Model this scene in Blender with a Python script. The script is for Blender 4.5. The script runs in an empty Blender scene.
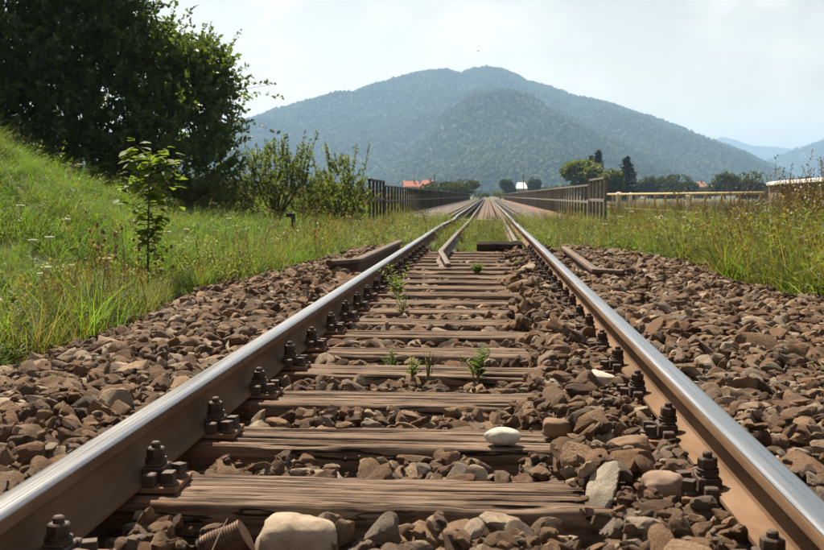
import bpy, bmesh, math, random
import numpy as np
from mathutils import Vector, Matrix, noise as mnoise

rng = np.random.default_rng(7)
random.seed(7)
sc = bpy.context.scene
col = sc.collection
R = math.radians

# ------------------------------------------------------------------ camera, sky, sun, exposure
F, PX, PY, CZ = 1040.0, 487.6, 195.7, 0.726      # focal length in photo pixels, vanishing point, eye height
cam_d = bpy.data.cameras.new('camera')
cam = bpy.data.objects.new('camera', cam_d); col.objects.link(cam); sc.camera = cam
cam_d.sensor_width = 36.0; cam_d.lens = F / 824 * 36
cam_d.clip_start = 0.05; cam_d.clip_end = 30000
cam.location = (0, 0, CZ)
pitch = math.atan((275 - PY) / F); yaw = math.atan((PX - 412) / math.hypot(F, 275 - PY))
cam.rotation_euler = (R(90) - pitch, 0, yaw)
cam_d.dof.use_dof = True; cam_d.dof.focus_distance = 4.2; cam_d.dof.aperture_fstop = 10.0

SUN_EL, SUN_AZ = R(53), R(32)                    # azimuth: left of straight ahead
sun_dir = Vector((-math.sin(SUN_AZ) * math.cos(SUN_EL), math.cos(SUN_AZ) * math.cos(SUN_EL), math.sin(SUN_EL)))
sd = bpy.data.lights.new('sun', 'SUN'); sd.energy = 5.0; sd.angle = R(0.53); sd.color = (1.0, 0.88, 0.71)
so = bpy.data.objects.new('sun', sd); col.objects.link(so)
so.rotation_euler = sun_dir.to_track_quat('Z', 'Y').to_euler(); so.location = (0, 0, 50)

w = bpy.data.worlds.new('World'); sc.world = w; w.use_nodes = True
nt = w.node_tree; N = nt.nodes; L = nt.links; N.clear()
sky = N.new('ShaderNodeTexSky'); sky.sky_type = 'NISHITA'; sky.sun_disc = False
sky.sun_elevation = SUN_EL; sky.sun_rotation = -SUN_AZ
sky.air_density = 1.0; sky.dust_density = 1.0; sky.ozone_density = 1.0; sky.altitude = 300
tc = N.new('ShaderNodeTexCoord'); mp = N.new('ShaderNodeMapping'); mp.inputs['Scale'].default_value = (1.0, 1.0, 1.5)
mp.inputs['Location'].default_value = (0.35, 0.1, 0.05)
nz = N.new('ShaderNodeTexNoise'); nz.inputs['Scale'].default_value = 7.5; nz.inputs['Detail'].default_value = 7; nz.inputs['Roughness'].default_value = 0.55
rp = N.new('ShaderNodeValToRGB'); rp.color_ramp.elements[0].position = 0.47; rp.color_ramp.elements[1].position = 0.63
mlt = N.new('ShaderNodeMath'); mlt.operation = 'MULTIPLY'; mlt.inputs[1].default_value = 0.42
mx = N.new('ShaderNodeMix'); mx.data_type = 'RGBA'; mx.inputs[7].default_value = (11.5, 10.2, 8.9, 1)
bg = N.new('ShaderNodeBackground'); bg.inputs['Strength'].default_value = 0.05
ow = N.new('ShaderNodeOutputWorld')
L.new(tc.outputs['Generated'], mp.inputs['Vector']); L.new(mp.outputs['Vector'], nz.inputs['Vector'])
L.new(nz.outputs['Fac'], rp.inputs['Fac']); L.new(rp.outputs['Color'], mlt.inputs[0]); L.new(mlt.outputs[0], mx.inputs[0])
wb = N.new('ShaderNodeMix'); wb.data_type = 'RGBA'; wb.blend_type = 'MULTIPLY'; wb.inputs[0].default_value = 1.0; wb.inputs[7].default_value = (1.64, 1.16, 0.78, 1)   # the photograph's warm white balance
L.new(sky.outputs['Color'], wb.inputs[6]); L.new(wb.outputs[2], mx.inputs[6]); L.new(mx.outputs[2], bg.inputs['Color']); L.new(bg.outputs['Background'], ow.inputs['Surface'])

sc.view_settings.view_transform = 'Standard'; sc.view_settings.look = 'None'
sc.view_settings.exposure = 1.33; sc.view_settings.gamma = 1.0; sc.view_settings.use_curve_mapping = False
sc.cycles.use_denoising = True
sc.cycles.max_bounces = 6; sc.cycles.diffuse_bounces = 2; sc.cycles.glossy_bounces = 2
sc.cycles.transmission_bounces = 4; sc.cycles.transparent_max_bounces = 6; sc.cycles.volume_bounces = 0
sc.cycles.use_adaptive_sampling = True; sc.cycles.adaptive_threshold = 0.015

# ------------------------------------------------------------------ helpers
def tag(o, label=None, cat=None, group=None, kind=None):
    if label: o['label'] = label
    if cat: o['category'] = cat
    if group: o['group'] = group
    if kind: o['kind'] = kind
    return o

def at(px, py, Y):
    """world point at distance Y seen towards a place in the photograph"""
    return Vector(((px - PX) / F * Y, Y, CZ + (PY - py) / F * Y))

def empty(name, loc=(0, 0, 0), rz=0):
    o = bpy.data.objects.new(name, None); col.objects.link(o)
    o.location = loc; o.rotation_euler = (0, 0, rz); o.empty_display_size = 0.1
    return o

def link(name, me, parent=None, loc=(0, 0, 0), rot=(0, 0, 0), scl=(1, 1, 1)):
    o = bpy.data.objects.new(name, me); col.objects.link(o)
    o.location = loc; o.rotation_euler = rot; o.scale = scl
    if parent: o.parent = parent
    return o

def np_mesh(name, V, Fc, mats, smooth=False, mi=None, angle=None):
    """V (n,3); Fc a list of (m,k) int arrays or one of them"""
    me = bpy.data.meshes.new(name)
    if isinstance(Fc, np.ndarray): Fc = [Fc]
    V = np.ascontiguousarray(V, dtype=np.float32)
    loops = np.concatenate([f.ravel() for f in Fc]).astype(np.int32)
    tot = np.concatenate([np.full(len(f), f.shape[1]) for f in Fc]).astype(np.int32)
    st = np.concatenate([[0], np.cumsum(tot)[:-1]]).astype(np.int32)
    me.vertices.add(len(V)); me.vertices.foreach_set('co', V.ravel())
    me.loops.add(len(loops)); me.loops.foreach_set('vertex_index', loops)
    me.polygons.add(len(tot)); me.polygons.foreach_set('loop_start', st); me.polygons.foreach_set('loop_total', tot)
    if smooth: me.polygons.foreach_set('use_smooth', np.ones(len(tot), dtype=bool))
    for m in (mats if isinstance(mats, (list, tuple)) else [mats]): me.materials.append(m)
    if mi is not None: me.polygons.foreach_set('material_index', np.asarray(mi, dtype=np.int32))
    me.update(calc_edges=True); me.validate()
    if angle: me.set_sharp_from_angle(angle=R(angle))
    return me

class MB:
    def __init__(s): s.V = []; s.Fq = []; s.n = 0
    def add(s, V, Fc):
        for f in Fc: s.Fq.append([i + s.n for i in f])
        s.V.extend([tuple(v) for v in V]); s.n += len(V)
    def box(s, x0, x1, y0, y1, z0, z1, M=None):
        V = [(x, y, z) for z in (z0, z1) for y in (y0, y1) for x in (x0, x1)]
        if M is not None: V = [tuple(M @ Vector(v)) for v in V]
        s.add(V, [(0, 2, 3, 1), (4, 5, 7, 6), (0, 1, 5, 4), (2, 6, 7, 3), (0, 4, 6, 2), (1, 3, 7, 5)])
    def tube(s, path, rad, sides=6, cap=True):
        path = [Vector(p) for p in path]; n = len(path)
        if not hasattr(rad, '__len__'): rad = [rad] * n
        base = s.n; V = []
        for i, p in enumerate(path):
            t = (path[min(i + 1, n - 1)] - path[max(i - 1, 0)]).normalized()
            a = t.cross(Vector((0, 0, 1)) if abs(t.z) < 0.9 else Vector((1, 0, 0))).normalized(); b = t.cross(a)
            for k in range(sides):
                th = 2 * math.pi * k / sides
                V.append(p + (a * math.cos(th) + b * math.sin(th)) * rad[i])
        Fc = []
        for i in range(n - 1):
            for k in range(sides):
                k2 = (k + 1) % sides
                Fc.append((i * sides + k, i * sides + k2, (i + 1) * sides + k2, (i + 1) * sides + k))
        if cap: Fc.append(tuple(range(sides - 1, -1, -1))); Fc.append(tuple((n - 1) * sides + k for k in range(sides)))
        s.add(V, Fc)
    def lathe(s, prof, c=(0, 0, 0), sides=16, M=None):
        V = []
        for r, z in prof:
            for k in range(sides):
                th = 2 * math.pi * k / sides
                v = Vector((r * math.cos(th), r * math.sin(th), z))
                if M is not None: v = M @ v
                V.append(v + Vector(c))
        Fc = []
        for i in range(len(prof) - 1):
            for k in range(sides):
                k2 = (k + 1) % sides
                Fc.append((i * sides + k, i * sides + k2, (i + 1) * sides + k2, (i + 1) * sides + k))
        Fc.append(tuple(range(sides - 1, -1, -1))); Fc.append(tuple((len(prof) - 1) * sides + k for k in range(sides)))
        s.add(V, Fc)
    def mesh(s, name, m, smooth=False, angle=None, bevel=0):
        me = bpy.data.meshes.new(name); me.from_pydata(s.V, [], s.Fq)
        if bevel:
            bm = bmesh.new(); bm.from_mesh(me)
            bmesh.ops.remove_doubles(bm, verts=bm.verts, dist=1e-5)
            bmesh.ops.bevel(bm, geom=list(bm.edges), offset=bevel, segments=1, affect='EDGES', clamp_overlap=True)
            bm.to_mesh(me); bm.free()
        me.materials.append(m)
        if smooth or angle:
            for p in me.polygons: p.use_smooth = True
        me.update()
        if angle: me.set_sharp_from_angle(angle=R(angle))
        return me
    def build(s, name, m, parent=None, **k): return link(name, s.mesh(name, m, **k), parent)

# value noise for terrain
_lat = rng.random((256, 256))
def vnoise(x, y):
    x = np.asarray(x, float); y = np.asarray(y, float)
    xi = np.floor(x).astype(int); yi = np.floor(y).astype(int); fx = x - xi; fy = y - yi
    fx = fx * fx * (3 - 2 * fx); fy = fy * fy * (3 - 2 * fy)
    g = lambda a, b: _lat[a % 256, b % 256]
    return (g(xi, yi) * (1 - fx) + g(xi + 1, yi) * fx) * (1 - fy) + (g(xi, yi + 1) * (1 - fx) + g(xi + 1, yi + 1) * fx) * fy - 0.5
def fbm(x, y, o=4):
    s = 0; a = 1.0
    for i in range(o): s = s + a * vnoise(x * 2 ** i + 17 * i, y * 2 ** i + 31 * i); a *= 0.5
    return s
def sst(a, b, x):
    t = np.clip((np.asarray(x, float) - a) / (b - a), 0, 1); return t * t * (3 - 2 * t)

# ------------------------------------------------------------------ materials
def newmat(name):
    m = bpy.data.materials.new(name); m.use_nodes = True
    return m, m.node_tree.nodes, m.node_tree.links, m.node_tree.nodes['Principled BSDF']
def ramp(N, stops):
    r = N.new('ShaderNodeValToRGB'); cr = r.color_ramp
    while len(cr.elements) > 1: cr.elements.remove(cr.elements[-1])
    cr.elements[0].position = stops[0][0]; cr.elements[0].color = (*stops[0][1], 1)
    for p, c in stops[1:]:
        e = cr.elements.new(p); e.color = (*c, 1)
    return r
def noise_node(N, L, scale, detail=5, rough=0.6, vec=None, dist=0):
    n = N.new('ShaderNodeTexNoise'); n.inputs['Scale'].default_value = scale; n.inputs['Detail'].default_value = detail
    n.inputs['Roughness'].default_value = rough; n.inputs['Distortion'].default_value = dist
    if vec is not None: L.new(vec, n.inputs['Vector'])
    return n
def mixc(N, L, fac, a, b, mode='MIX'):
    m = N.new('ShaderNodeMix'); m.data_type = 'RGBA'; m.blend_type = mode
    for s, v in ((0, fac), (6, a), (7, b)):
        if isinstance(v, (int, float)): m.inputs[s].default_value = v
        elif isinstance(v, tuple): m.inputs[s].default_value = (*v, 1)
        else: L.new(v, m.inputs[s])
    return m.outputs[2]
def bump(N, L, h, bsdf, strength=0.4, dist=0.01):
    b = N.new('ShaderNodeBump'); b.inputs['Strength'].default_value = strength; b.inputs['Distance'].default_value = dist
    L.new(h, b.inputs['Height']); L.new(b.outputs['Normal'], bsdf.inputs['Normal'])

def simple(name, stops, scale=6, rough=0.85, bstr=0.3, bdist=0.005, stretch=(1, 1, 1), metal=0.0, spec=0.3, obj_random=0.0, detail=6):
    m, N, L, b = newmat(name)
    tc = N.new('ShaderNodeTexCoord'); mp = N.new('ShaderNodeMapping'); mp.inputs['Scale'].default_value = stretch
    L.new(tc.outputs['Object'], mp.inputs['Vector'])
    n = noise_node(N, L, scale, detail, 0.65, mp.outputs['Vector'])
    r = ramp(N, stops); c = r.outputs['Color']
    if obj_random:
        oi = N.new('ShaderNodeObjectInfo')
        ma = N.new('ShaderNodeMath'); ma.operation = 'MULTIPLY_ADD'; ma.inputs[1].default_value = obj_random; ma.inputs[2].default_value = -obj_random / 2
        L.new(oi.outputs['Random'], ma.inputs[0])
        ad = N.new('ShaderNodeMath'); L.new(ma.outputs[0], ad.inputs[0]); L.new(n.outputs['Fac'], ad.inputs[1]); L.new(ad.outputs[0], r.inputs['Fac'])
    else: L.new(n.outputs['Fac'], r.inputs['Fac'])
    L.new(c, b.inputs['Base Color'])
    b.inputs['Roughness'].default_value = rough; b.inputs['Metallic'].default_value = metal; b.inputs['Specular IOR Level'].default_value = spec
    if bstr: bump(N, L, n.outputs['Fac'], b, bstr, bdist)
    return m

def leafmat(name, stops, transl=0.45, tcol=1.3, rough=0.45, spec=0.35, rnd='island'):
    """leaf: reflecting and letting light through; colour varies from leaf to leaf and plant to plant"""
    m, N, L, b = newmat(name)
    oi = N.new('ShaderNodeObjectInfo'); ge = N.new('ShaderNodeNewGeometry')
    a = N.new('ShaderNodeMath'); a.operation = 'MULTIPLY'; a.inputs[1].default_value = 0.55
    c = N.new('ShaderNodeMath'); c.operation = 'MULTIPLY_ADD'; c.inputs[1].default_value = 0.45
    L.new(oi.outputs['Random'], a.inputs[0]); L.new(ge.outputs['Random Per Island'], c.inputs[0]); L.new(a.outputs[0], c.inputs[2])
    r = ramp(N, stops); L.new(c.outputs[0], r.inputs['Fac'])
    L.new(r.outputs['Color'], b.inputs['Base Color']); b.inputs['Roughness'].default_value = rough; b.inputs['Specular IOR Level'].default_value = spec
    t = N.new('ShaderNodeBsdfTranslucent')
    tm = mixc(N, L, 1.0, r.outputs['Color'], (tcol, tcol * 1.05, tcol * 0.5), 'MULTIPLY'); L.new(tm, t.inputs['Color'])
    ms = N.new('ShaderNodeMixShader'); ms.inputs[0].default_value = transl
    L.new(b.outputs[0], ms.inputs[1]); L.new(t.outputs[0], ms.inputs[2]); L.new(ms.outputs[0], N['Material Output'].inputs['Surface'])
    return m

def stone_material(name, stops, grime=0.5):
    m, N, L, b = newmat(name)
    tc = N.new('ShaderNodeTexCoord'); oi = N.new('ShaderNodeObjectInfo')
    add = N.new('ShaderNodeVectorMath'); add.operation = 'ADD'
    cv = N.new('ShaderNodeCombineXYZ'); mm = N.new('ShaderNodeMath'); mm.operation = 'MULTIPLY'; mm.inputs[1].default_value = 97
    L.new(oi.outputs['Random'], mm.inputs[0])
    for i in range(3): L.new(mm.outputs[0], cv.inputs[i])
    L.new(tc.outputs['Object'], add.inputs[0]); L.new(cv.outputs[0], add.inputs[1])
    r = ramp(N, stops); r.color_ramp.interpolation = 'LINEAR'; L.new(oi.outputs['Random'], r.inputs['Fac'])
    n1 = noise_node(N, L, 1.3, 6, 0.65, add.outputs[0]); n2 = noise_node(N, L, 9, 5, 0.7, add.outputs[0])
    g = ramp(N, [(0.42, (0, 0, 0)), (0.68, (1, 1, 1))]); L.new(n1.outputs['Fac'], g.inputs['Fac'])
    gm = N.new('ShaderNodeMath'); gm.operation = 'MULTIPLY'; gm.inputs[1].default_value = grime; L.new(g.outputs['Color'], gm.inputs[0])
    c1 = mixc(N, L, gm.outputs[0], r.outputs['Color'], (0.165, 0.085, 0.042))         # rust dust from the trains
    v = ramp(N, [(0.3, (0.55, 0.55, 0.55)), (0.7, (1.25, 1.22, 1.18))]); L.new(n2.outputs['Fac'], v.inputs['Fac'])
    c2 = mixc(N, L, 1.0, c1, v.outputs['Color'], 'MULTIPLY')
    n4 = noise_node(N, L, 22, 5, 0.75, add.outputs[0]); v4 = ramp(N, [(0.36, (0.6, 0.58, 0.56)), (0.5, (1.0, 1.0, 1.0)), (0.66, (1.4, 1.38, 1.34))]); L.new(n4.outputs['Fac'], v4.inputs['Fac'])
    c2 = mixc(N, L, 1.0, c2, v4.outputs['Color'], 'MULTIPLY')
    L.new(c2, b.inputs['Base Color']); b.inputs['Roughness'].default_value = 0.9; b.inputs['Specular IOR Level'].default_value = 0.25
    s = N.new('ShaderNodeMath'); L.new(n1.outputs['Fac'], s.inputs[0]); L.new(n2.outputs['Fac'], s.inputs[1])
    n3 = noise_node(N, L, 28, 4, 0.7, add.outputs[0]); s2 = N.new('ShaderNodeMath'); s2.operation = 'MULTIPLY_ADD'; s2.inputs[1].default_value = 0.35; L.new(n3.outputs['Fac'], s2.inputs[0]); L.new(s.outputs[0], s2.inputs[2])
    bump(N, L, s2.outputs[0], b, 0.75, 0.013)
    return m

M = {}
M['stone'] = stone_material('ballast_stone', [(0.0, (0.045, 0.028, 0.018)), (0.13, (0.11, 0.068, 0.043)), (0.27, (0.20, 0.118, 0.066)), (0.38, (0.095, 0.083, 0.07)), (0.5, (0.24, 0.15, 0.086)), (0.62, (0.17, 0.15, 0.122)), (0.72, (0.14, 0.085, 0.05)), (0.83, (0.30, 0.205, 0.128)), (0.93, (0.31, 0.265, 0.205)), (1.0, (0.45, 0.37, 0.275))], 0.6)
M['pale_stone'] = simple('pale_pebble', [(0.3, (0.16, 0.115, 0.075)), (0.42, (0.27, 0.21, 0.15)), (0.6, (0.31, 0.25, 0.185)), (0.75, (0.37, 0.31, 0.24))], 26, 0.85, 0.6, 0.006)
M['white_stone'] = simple('white_pebble', [(0.3, (0.36, 0.32, 0.26)), (0.5, (0.47, 0.43, 0.36)), (0.7, (0.55, 0.51, 0.44))], 30, 0.8, 0.5, 0.004)
M['pink_stone'] = simple('pinkish_cobble', [(0.3, (0.17, 0.115, 0.08)), (0.7, (0.25, 0.175, 0.125))], 10, 0.85, 0.3, 0.005)
M['brown_cobble'] = simple('brown_cobble', [(0.3, (0.12, 0.072, 0.042)), (0.7, (0.2, 0.125, 0.075))], 12, 0.85, 0.3, 0.005)
M['grey_stone'] = simple('grey_slab_stone', [(0.3, (0.19, 0.16, 0.12)), (0.7, (0.34, 0.3, 0.235))], 14, 0.9, 0.6, 0.008)
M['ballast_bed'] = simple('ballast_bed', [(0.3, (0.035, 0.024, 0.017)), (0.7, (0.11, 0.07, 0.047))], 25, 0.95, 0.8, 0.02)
M['soil'] = simple('soil_with_litter', [(0.3, (0.05, 0.042, 0.02)), (0.5, (0.085, 0.085, 0.032)), (0.7, (0.12, 0.10, 0.05))], 3, 0.95, 0.6, 0.03)
M['rust'] = simple('rail_rust', [(0.3, (0.08, 0.044, 0.023)), (0.5, (0.135, 0.08, 0.045)), (0.7, (0.185, 0.118, 0.072))], 9, 0.8, 0.25, 0.002, (1, 0.25, 1), 0.0, 0.12)
M['dark_rust'] = simple('dark_rusted_iron', [(0.3, (0.028, 0.018, 0.013)), (0.6, (0.06, 0.035, 0.022)), (0.8, (0.1, 0.055, 0.032))], 60, 0.7, 0.35, 0.002, spec=0.4)
M['plate_rust'] = simple('plate_rust', [(0.3, (0.11, 0.055, 0.03)), (0.7, (0.24, 0.13, 0.075))], 30, 0.85, 0.35, 0.002)
M['can_rust'] = simple('tin_rust', [(0.3, (0.05, 0.026, 0.016)), (0.7, (0.15, 0.085, 0.05))], 40, 0.6, 0.25, 0.001, metal=0.3)
M['guard_rust'] = simple('guard_rail_rust', [(0.3, (0.06, 0.038, 0.027)), (0.7, (0.14, 0.095, 0.07))], 12, 0.75, 0.3, 0.003, (1, 0.3, 1), 0.1)
M['log_rust'] = simple('brown_rail_rust', [(0.3, (0.05, 0.034, 0.025)), (0.7, (0.12, 0.085, 0.065))], 12, 0.8, 0.3, 0.003, (1, 0.3, 1))
M['guard_grey'] = simple('guard_rail_grey', [(0.3, (0.07, 0.056, 0.045)), (0.7, (0.14, 0.116, 0.096))], 10, 0.7, 0.3, 0.003, (1, 0.3, 1))
M['railing'] = simple('weathered_railing', [(0.3, (0.075, 0.068, 0.058)), (0.7, (0.2, 0.182, 0.155))], 5, 0.85, 0.4, 0.004, obj_random=0.2)
M['shaded_railing'] = simple('shaded_railing', [(0.3, (0.025, 0.025, 0.022)), (0.7, (0.085, 0.08, 0.068))], 5, 0.8, 0.4, 0.004, obj_random=0.2)  # same wood as the other railing, with its backlit shade put into the colour
M['deck'] = simple('deck_planks', [(0.3, (0.10, 0.086, 0.072)), (0.7, (0.175, 0.152, 0.13))], 2.5, 0.9, 0.4, 0.006, (1, 4, 1))
M['red_deck'] = simple('red_brown_deck', [(0.3, (0.10, 0.052, 0.036)), (0.7, (0.16, 0.088, 0.062))], 2.5, 0.9, 0.3, 0.005)
M['steel_dark'] = simple('dark_girder', [(0.3, (0.03, 0.025, 0.02)), (0.7, (0.075, 0.055, 0.042))], 4, 0.75, 0.3, 0.004)
M['bridge_timber'] = simple('bridge_timber', [(0.3, (0.065, 0.043, 0.031)), (0.7, (0.125, 0.085, 0.062))], 6, 0.9, 0.3, 0.004)
M['concrete'] = simple('concrete', [(0.3, (0.28, 0.25, 0.2)), (0.7, (0.42, 0.38, 0.32))], 5, 0.9, 0.4, 0.006)
M['masonry'] = simple('brown_masonry', [(0.3, (0.17, 0.12, 0.09)), (0.7, (0.32, 0.24, 0.19))], 3, 0.9, 0.4, 0.01)
M['coping'] = simple('white_coping', [(0.3, (0.62, 0.56, 0.49)), (0.6, (0.8, 0.77, 0.72))], 4, 0.8, 0.3, 0.004)
M['yellow'] = simple('yellow_paint', [(0.3, (0.33, 0.21, 0.08)), (0.55, (0.40, 0.30, 0.13)), (0.75, (0.46, 0.38, 0.21))], 5, 0.6, 0.2, 0.002)
M['bollard'] = simple('white_bollard', [(0.3, (0.5, 0.42, 0.33)), (0.6, (0.72, 0.66, 0.58))], 7, 0.85, 0.3, 0.004)
M['black'] = simple('black_metal', [(0.3, (0.012, 0.011, 0.01)), (0.7, (0.035, 0.03, 0.025))], 20, 0.6, 0.2, 0.002)
M['log'] = simple('tarred_timber', [(0.3, (0.014, 0.01, 0.008)), (0.7, (0.05, 0.033, 0.022))], 14, 0.85, 0.6, 0.01, (0.3, 1, 1))
M['bark'] = simple('bark', [(0.3, (0.04, 0.032, 0.024)), (0.7, (0.1, 0.08, 0.06))], 14, 0.95, 0.7, 0.02, (1, 1, 0.3))
M['stem'] = leafmat('green_stem', [(0, (0.09, 0.1, 0.035)), (1, (0.14, 0.11, 0.05))], 0.1)
M['brown_stem'] = leafmat('brown_stem', [(0, (0.12, 0.075, 0.035)), (1, (0.18, 0.11, 0.05))], 0.1)
M['thistle'] = leafmat('dried_thistle_head', [(0, (0.16, 0.07, 0.035)), (1, (0.26, 0.13, 0.065))], 0.15)
M['tree_leaf'] = leafmat('tree_leaf', [(0, (0.034, 0.060, 0.015)), (0.6, (0.065, 0.100, 0.024)), (1, (0.114, 0.144, 0.034))], 0.42, 1.7, 0.4, 0.5)
M['bush_leaf'] = leafmat('bush_leaf', [(0, (0.067, 0.093, 0.022)), (0.6, (0.115, 0.138, 0.036)), (1, (0.189, 0.189, 0.056))], 0.48, 1.6, 0.55, 0.25)
M['sap_leaf'] = leafmat('sapling_leaf', [(0, (0.075, 0.12, 0.02)), (1, (0.15, 0.2, 0.04))], 0.45, 1.6, 0.6, 0.15)
M['far_leaf'] = leafmat('far_leaf', [(0, (0.038, 0.058, 0.017)), (1, (0.095, 0.105, 0.03))], 0.3, 1.3)
M['far_light'] = leafmat('far_light_leaf', [(0, (0.085, 0.11, 0.024)), (1, (0.15, 0.165, 0.04))], 0.4, 1.4)
M['conifer'] = leafmat('conifer_needle', [(0, (0.011, 0.013, 0.008)), (1, (0.024, 0.027, 0.012))], 0.15, 1.2)
M['forest'] = leafmat('forest_crown', [(0, (0.022, 0.044, 0.014)), (0.5, (0.038, 0.066, 0.020)), (1, (0.064, 0.09, 0.028))], 0.15, 1.2, 0.8, 0.1)
N_ = M['forest'].node_tree.nodes; L_ = M['forest'].node_tree.links                   # stands of lighter and darker trees
oi_ = N_.new('ShaderNodeObjectInfo'); fn_ = noise_node(N_, L_, 0.006, 4, 0.6, oi_.outputs['Location'])
fr_ = ramp(N_, [(0.35, (0.5, 0.55, 0.6)), (0.52, (1.0, 1.0, 1.0)), (0.68, (1.6, 1.45, 1.2))]); L_.new(fn_.outputs['Fac'], fr_.inputs['Fac'])
fb_ = N_['Principled BSDF']; src_ = fb_.inputs['Base Color'].links[0].from_socket
L_.new(mixc(N_, L_, 1.0, src_, fr_.outputs['Color'], 'MULTIPLY'), fb_.inputs['Base Color'])
M['understorey'] = simple('forest_floor', [(0.3, (0.008, 0.014, 0.006)), (0.7, (0.014, 0.022, 0.009))], 0.02, 0.95, 0, 0)
M['grass'] = leafmat('grass_blade', [(0, (0.040, 0.085, 0.009)), (0.5, (0.064, 0.120, 0.016)), (0.85, (0.105, 0.150, 0.026)), (1, (0.18, 0.185, 0.065))], 0.58, 1.7, 0.6, 0.15)
M['grass2'] = leafmat('mixed_grass_blade', [(0, (0.044, 0.060, 0.011)), (0.5, (0.078, 0.085, 0.021)), (0.75, (0.135, 0.122, 0.048)), (1, (0.205, 0.16, 0.072))], 0.55, 1.6, 0.6, 0.15)
M['dry'] = leafmat('dry_grass_blade', [(0, (0.133, 0.094, 0.032)), (0.6, (0.187, 0.137, 0.048)), (1, (0.233, 0.196, 0.095))], 0.5, 1.3, 0.7, 0.1)
M['weed'] = leafmat('weed_leaf', [(0, (0.045, 0.078, 0.012)), (0.6, (0.075, 0.112, 0.02)), (1, (0.12, 0.145, 0.036))], 0.52, 1.7, 0.6, 0.2)
M['brown_weed'] = leafmat('brown_weed', [(0, (0.065, 0.044, 0.022)), (1, (0.13, 0.082, 0.04))], 0.3, 1.1)
M['yellow_flower'] = leafmat('yellow_flower', [(0, (0.42, 0.32, 0.02)), (1, (0.5, 0.42, 0.06))], 0.4, 1.0)
M['white_flower'] = leafmat('white_flower', [(0, (0.55, 0.55, 0.48)), (1, (0.66, 0.66, 0.6))], 0.4, 1.0)
M['blue_flower'] = leafmat('pale_blue_flower', [(0, (0.40, 0.40, 0.65)), (1, (0.5, 0.5, 0.7))], 0.4, 1.0)
M['straw'] = leafmat('straw', [(0, (0.32, 0.26, 0.17)), (1, (0.4, 0.34, 0.23))], 0.2, 1.0)
M['red_roof'] = simple('red_roof_tiles', [(0.3, (0.28, 0.085, 0.05)), (0.7, (0.36, 0.13, 0.08))], 2, 0.85, 0.2, 0.02)
M['pink_roof'] = simple('faded_roof_tiles', [(0.3, (0.26, 0.115, 0.08)), (0.7, (0.33, 0.17, 0.125))], 2, 0.85, 0.2, 0.02)
M['white_roof'] = simple('pale_metal_roof', [(0.3, (0.38, 0.39, 0.40)), (0.7, (0.5, 0.51, 0.52))], 2, 0.5, 0.1, 0.02)
M['render'] = simple('house_render', [(0.3, (0.34, 0.31, 0.27)), (0.7, (0.46, 0.43, 0.38))], 2, 0.9, 0.1, 0.02)
M['window'] = simple('window_glass', [(0.3, (0.011, 0.013, 0.015)), (0.7, (0.019, 0.023, 0.031))], 2, 0.15, 0, 0)
M['pole'] = simple('pole_wood', [(0.3, (0.07, 0.06, 0.05)), (0.7, (0.12, 0.1, 0.08))], 4, 0.9, 0.2, 0.01)
M['bird'] = simple('bird_feather', [(0.3, (0.015, 0.015, 0.015)), (0.7, (0.04, 0.04, 0.04))], 10, 0.8, 0, 0)

# polished running surface of a rail
m, N_, L_, b = newmat('polished_rail_top')
tc_ = N_.new('ShaderNodeTexCoord'); mp_ = N_.new('ShaderNodeMapping'); mp_.inputs['Scale'].default_value = (60, 0.35, 60); L_.new(tc_.outputs['Object'], mp_.inputs['Vector'])
n_ = noise_node(N_, L_, 3, 6, 0.7, mp_.outputs['Vector']); n2_ = noise_node(N_, L_, 7, 6, 0.7, tc_.outputs['Object'])
r_ = ramp(N_, [(0.3, (0.22, 0.22, 0.225)), (0.7, (0.34, 0.345, 0.36))]); L_.new(n_.outputs['Fac'], r_.inputs['Fac'])
sp_ = ramp(N_, [(0.62, (0, 0, 0)), (0.74, (0.5, 0.5, 0.5))]); L_.new(n2_.outputs['Fac'], sp_.inputs['Fac'])
c_ = mixc(N_, L_, sp_.outputs['Color'], r_.outputs['Color'], (0.36, 0.29, 0.23)); L_.new(c_, b.inputs['Base Color'])
rr_ = ramp(N_, [(0.3, (0.24, 0.24, 0.24)), (0.7, (0.38, 0.38, 0.38))]); L_.new(n_.outputs['Fac'], rr_.inputs['Fac']); L_.new(rr_.outputs['Color'], b.inputs['Roughness'])
b.inputs['Metallic'].default_value = 1.0
bump(N_, L_, n_.outputs['Fac'], b, 0.12, 0.001)
M['steel'] = m

# sleeper timber: grey-brown grain, rust stain beside the plates
m, N_, L_, b = newmat('sleeper_timber')
tc_ = N_.new('ShaderNodeTexCoord'); oi_ = N_.new('ShaderNodeObjectInfo')
ad_ = N_.new('ShaderNodeVectorMath'); ad_.operation = 'ADD'; cv_ = N_.new('ShaderNodeCombineXYZ')
k_ = N_.new('ShaderNodeMath'); k_.operation = 'MULTIPLY'; k_.inputs[1].default_value = 53; L_.new(oi_.outputs['Random'], k_.inputs[0])
L_.new(k_.outputs[0], cv_.inputs[0]); L_.new(k_.outputs[0], cv_.inputs[1])
L_.new(tc_.outputs['Object'], ad_.inputs[0]); L_.new(cv_.outputs[0], ad_.inputs[1])
mp_ = N_.new('ShaderNodeMapping'); mp_.inputs['Scale'].default_value = (3.2, 75, 55); L_.new(ad_.outputs[0], mp_.inputs['Vector'])
g1 = noise_node(N_, L_, 1.0, 7, 0.7, mp_.outputs['Vector'], 0.2)
mq_ = N_.new('ShaderNodeMapping'); mq_.inputs['Scale'].default_value = (0.8, 2.5, 2.5); L_.new(ad_.outputs[0], mq_.inputs['Vector'])
g2 = noise_node(N_, L_, 5, 7, 0.7, mq_.outputs['Vector'])
r_ = ramp(N_, [(0.32, (0.025, 0.015, 0.010)), (0.41, (0.092, 0.058, 0.038)), (0.52, (0.168, 0.115, 0.079)), (0.70, (0.275, 0.21, 0.156))]); L_.new(g1.outputs['Fac'], r_.inputs['Fac'])
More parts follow.
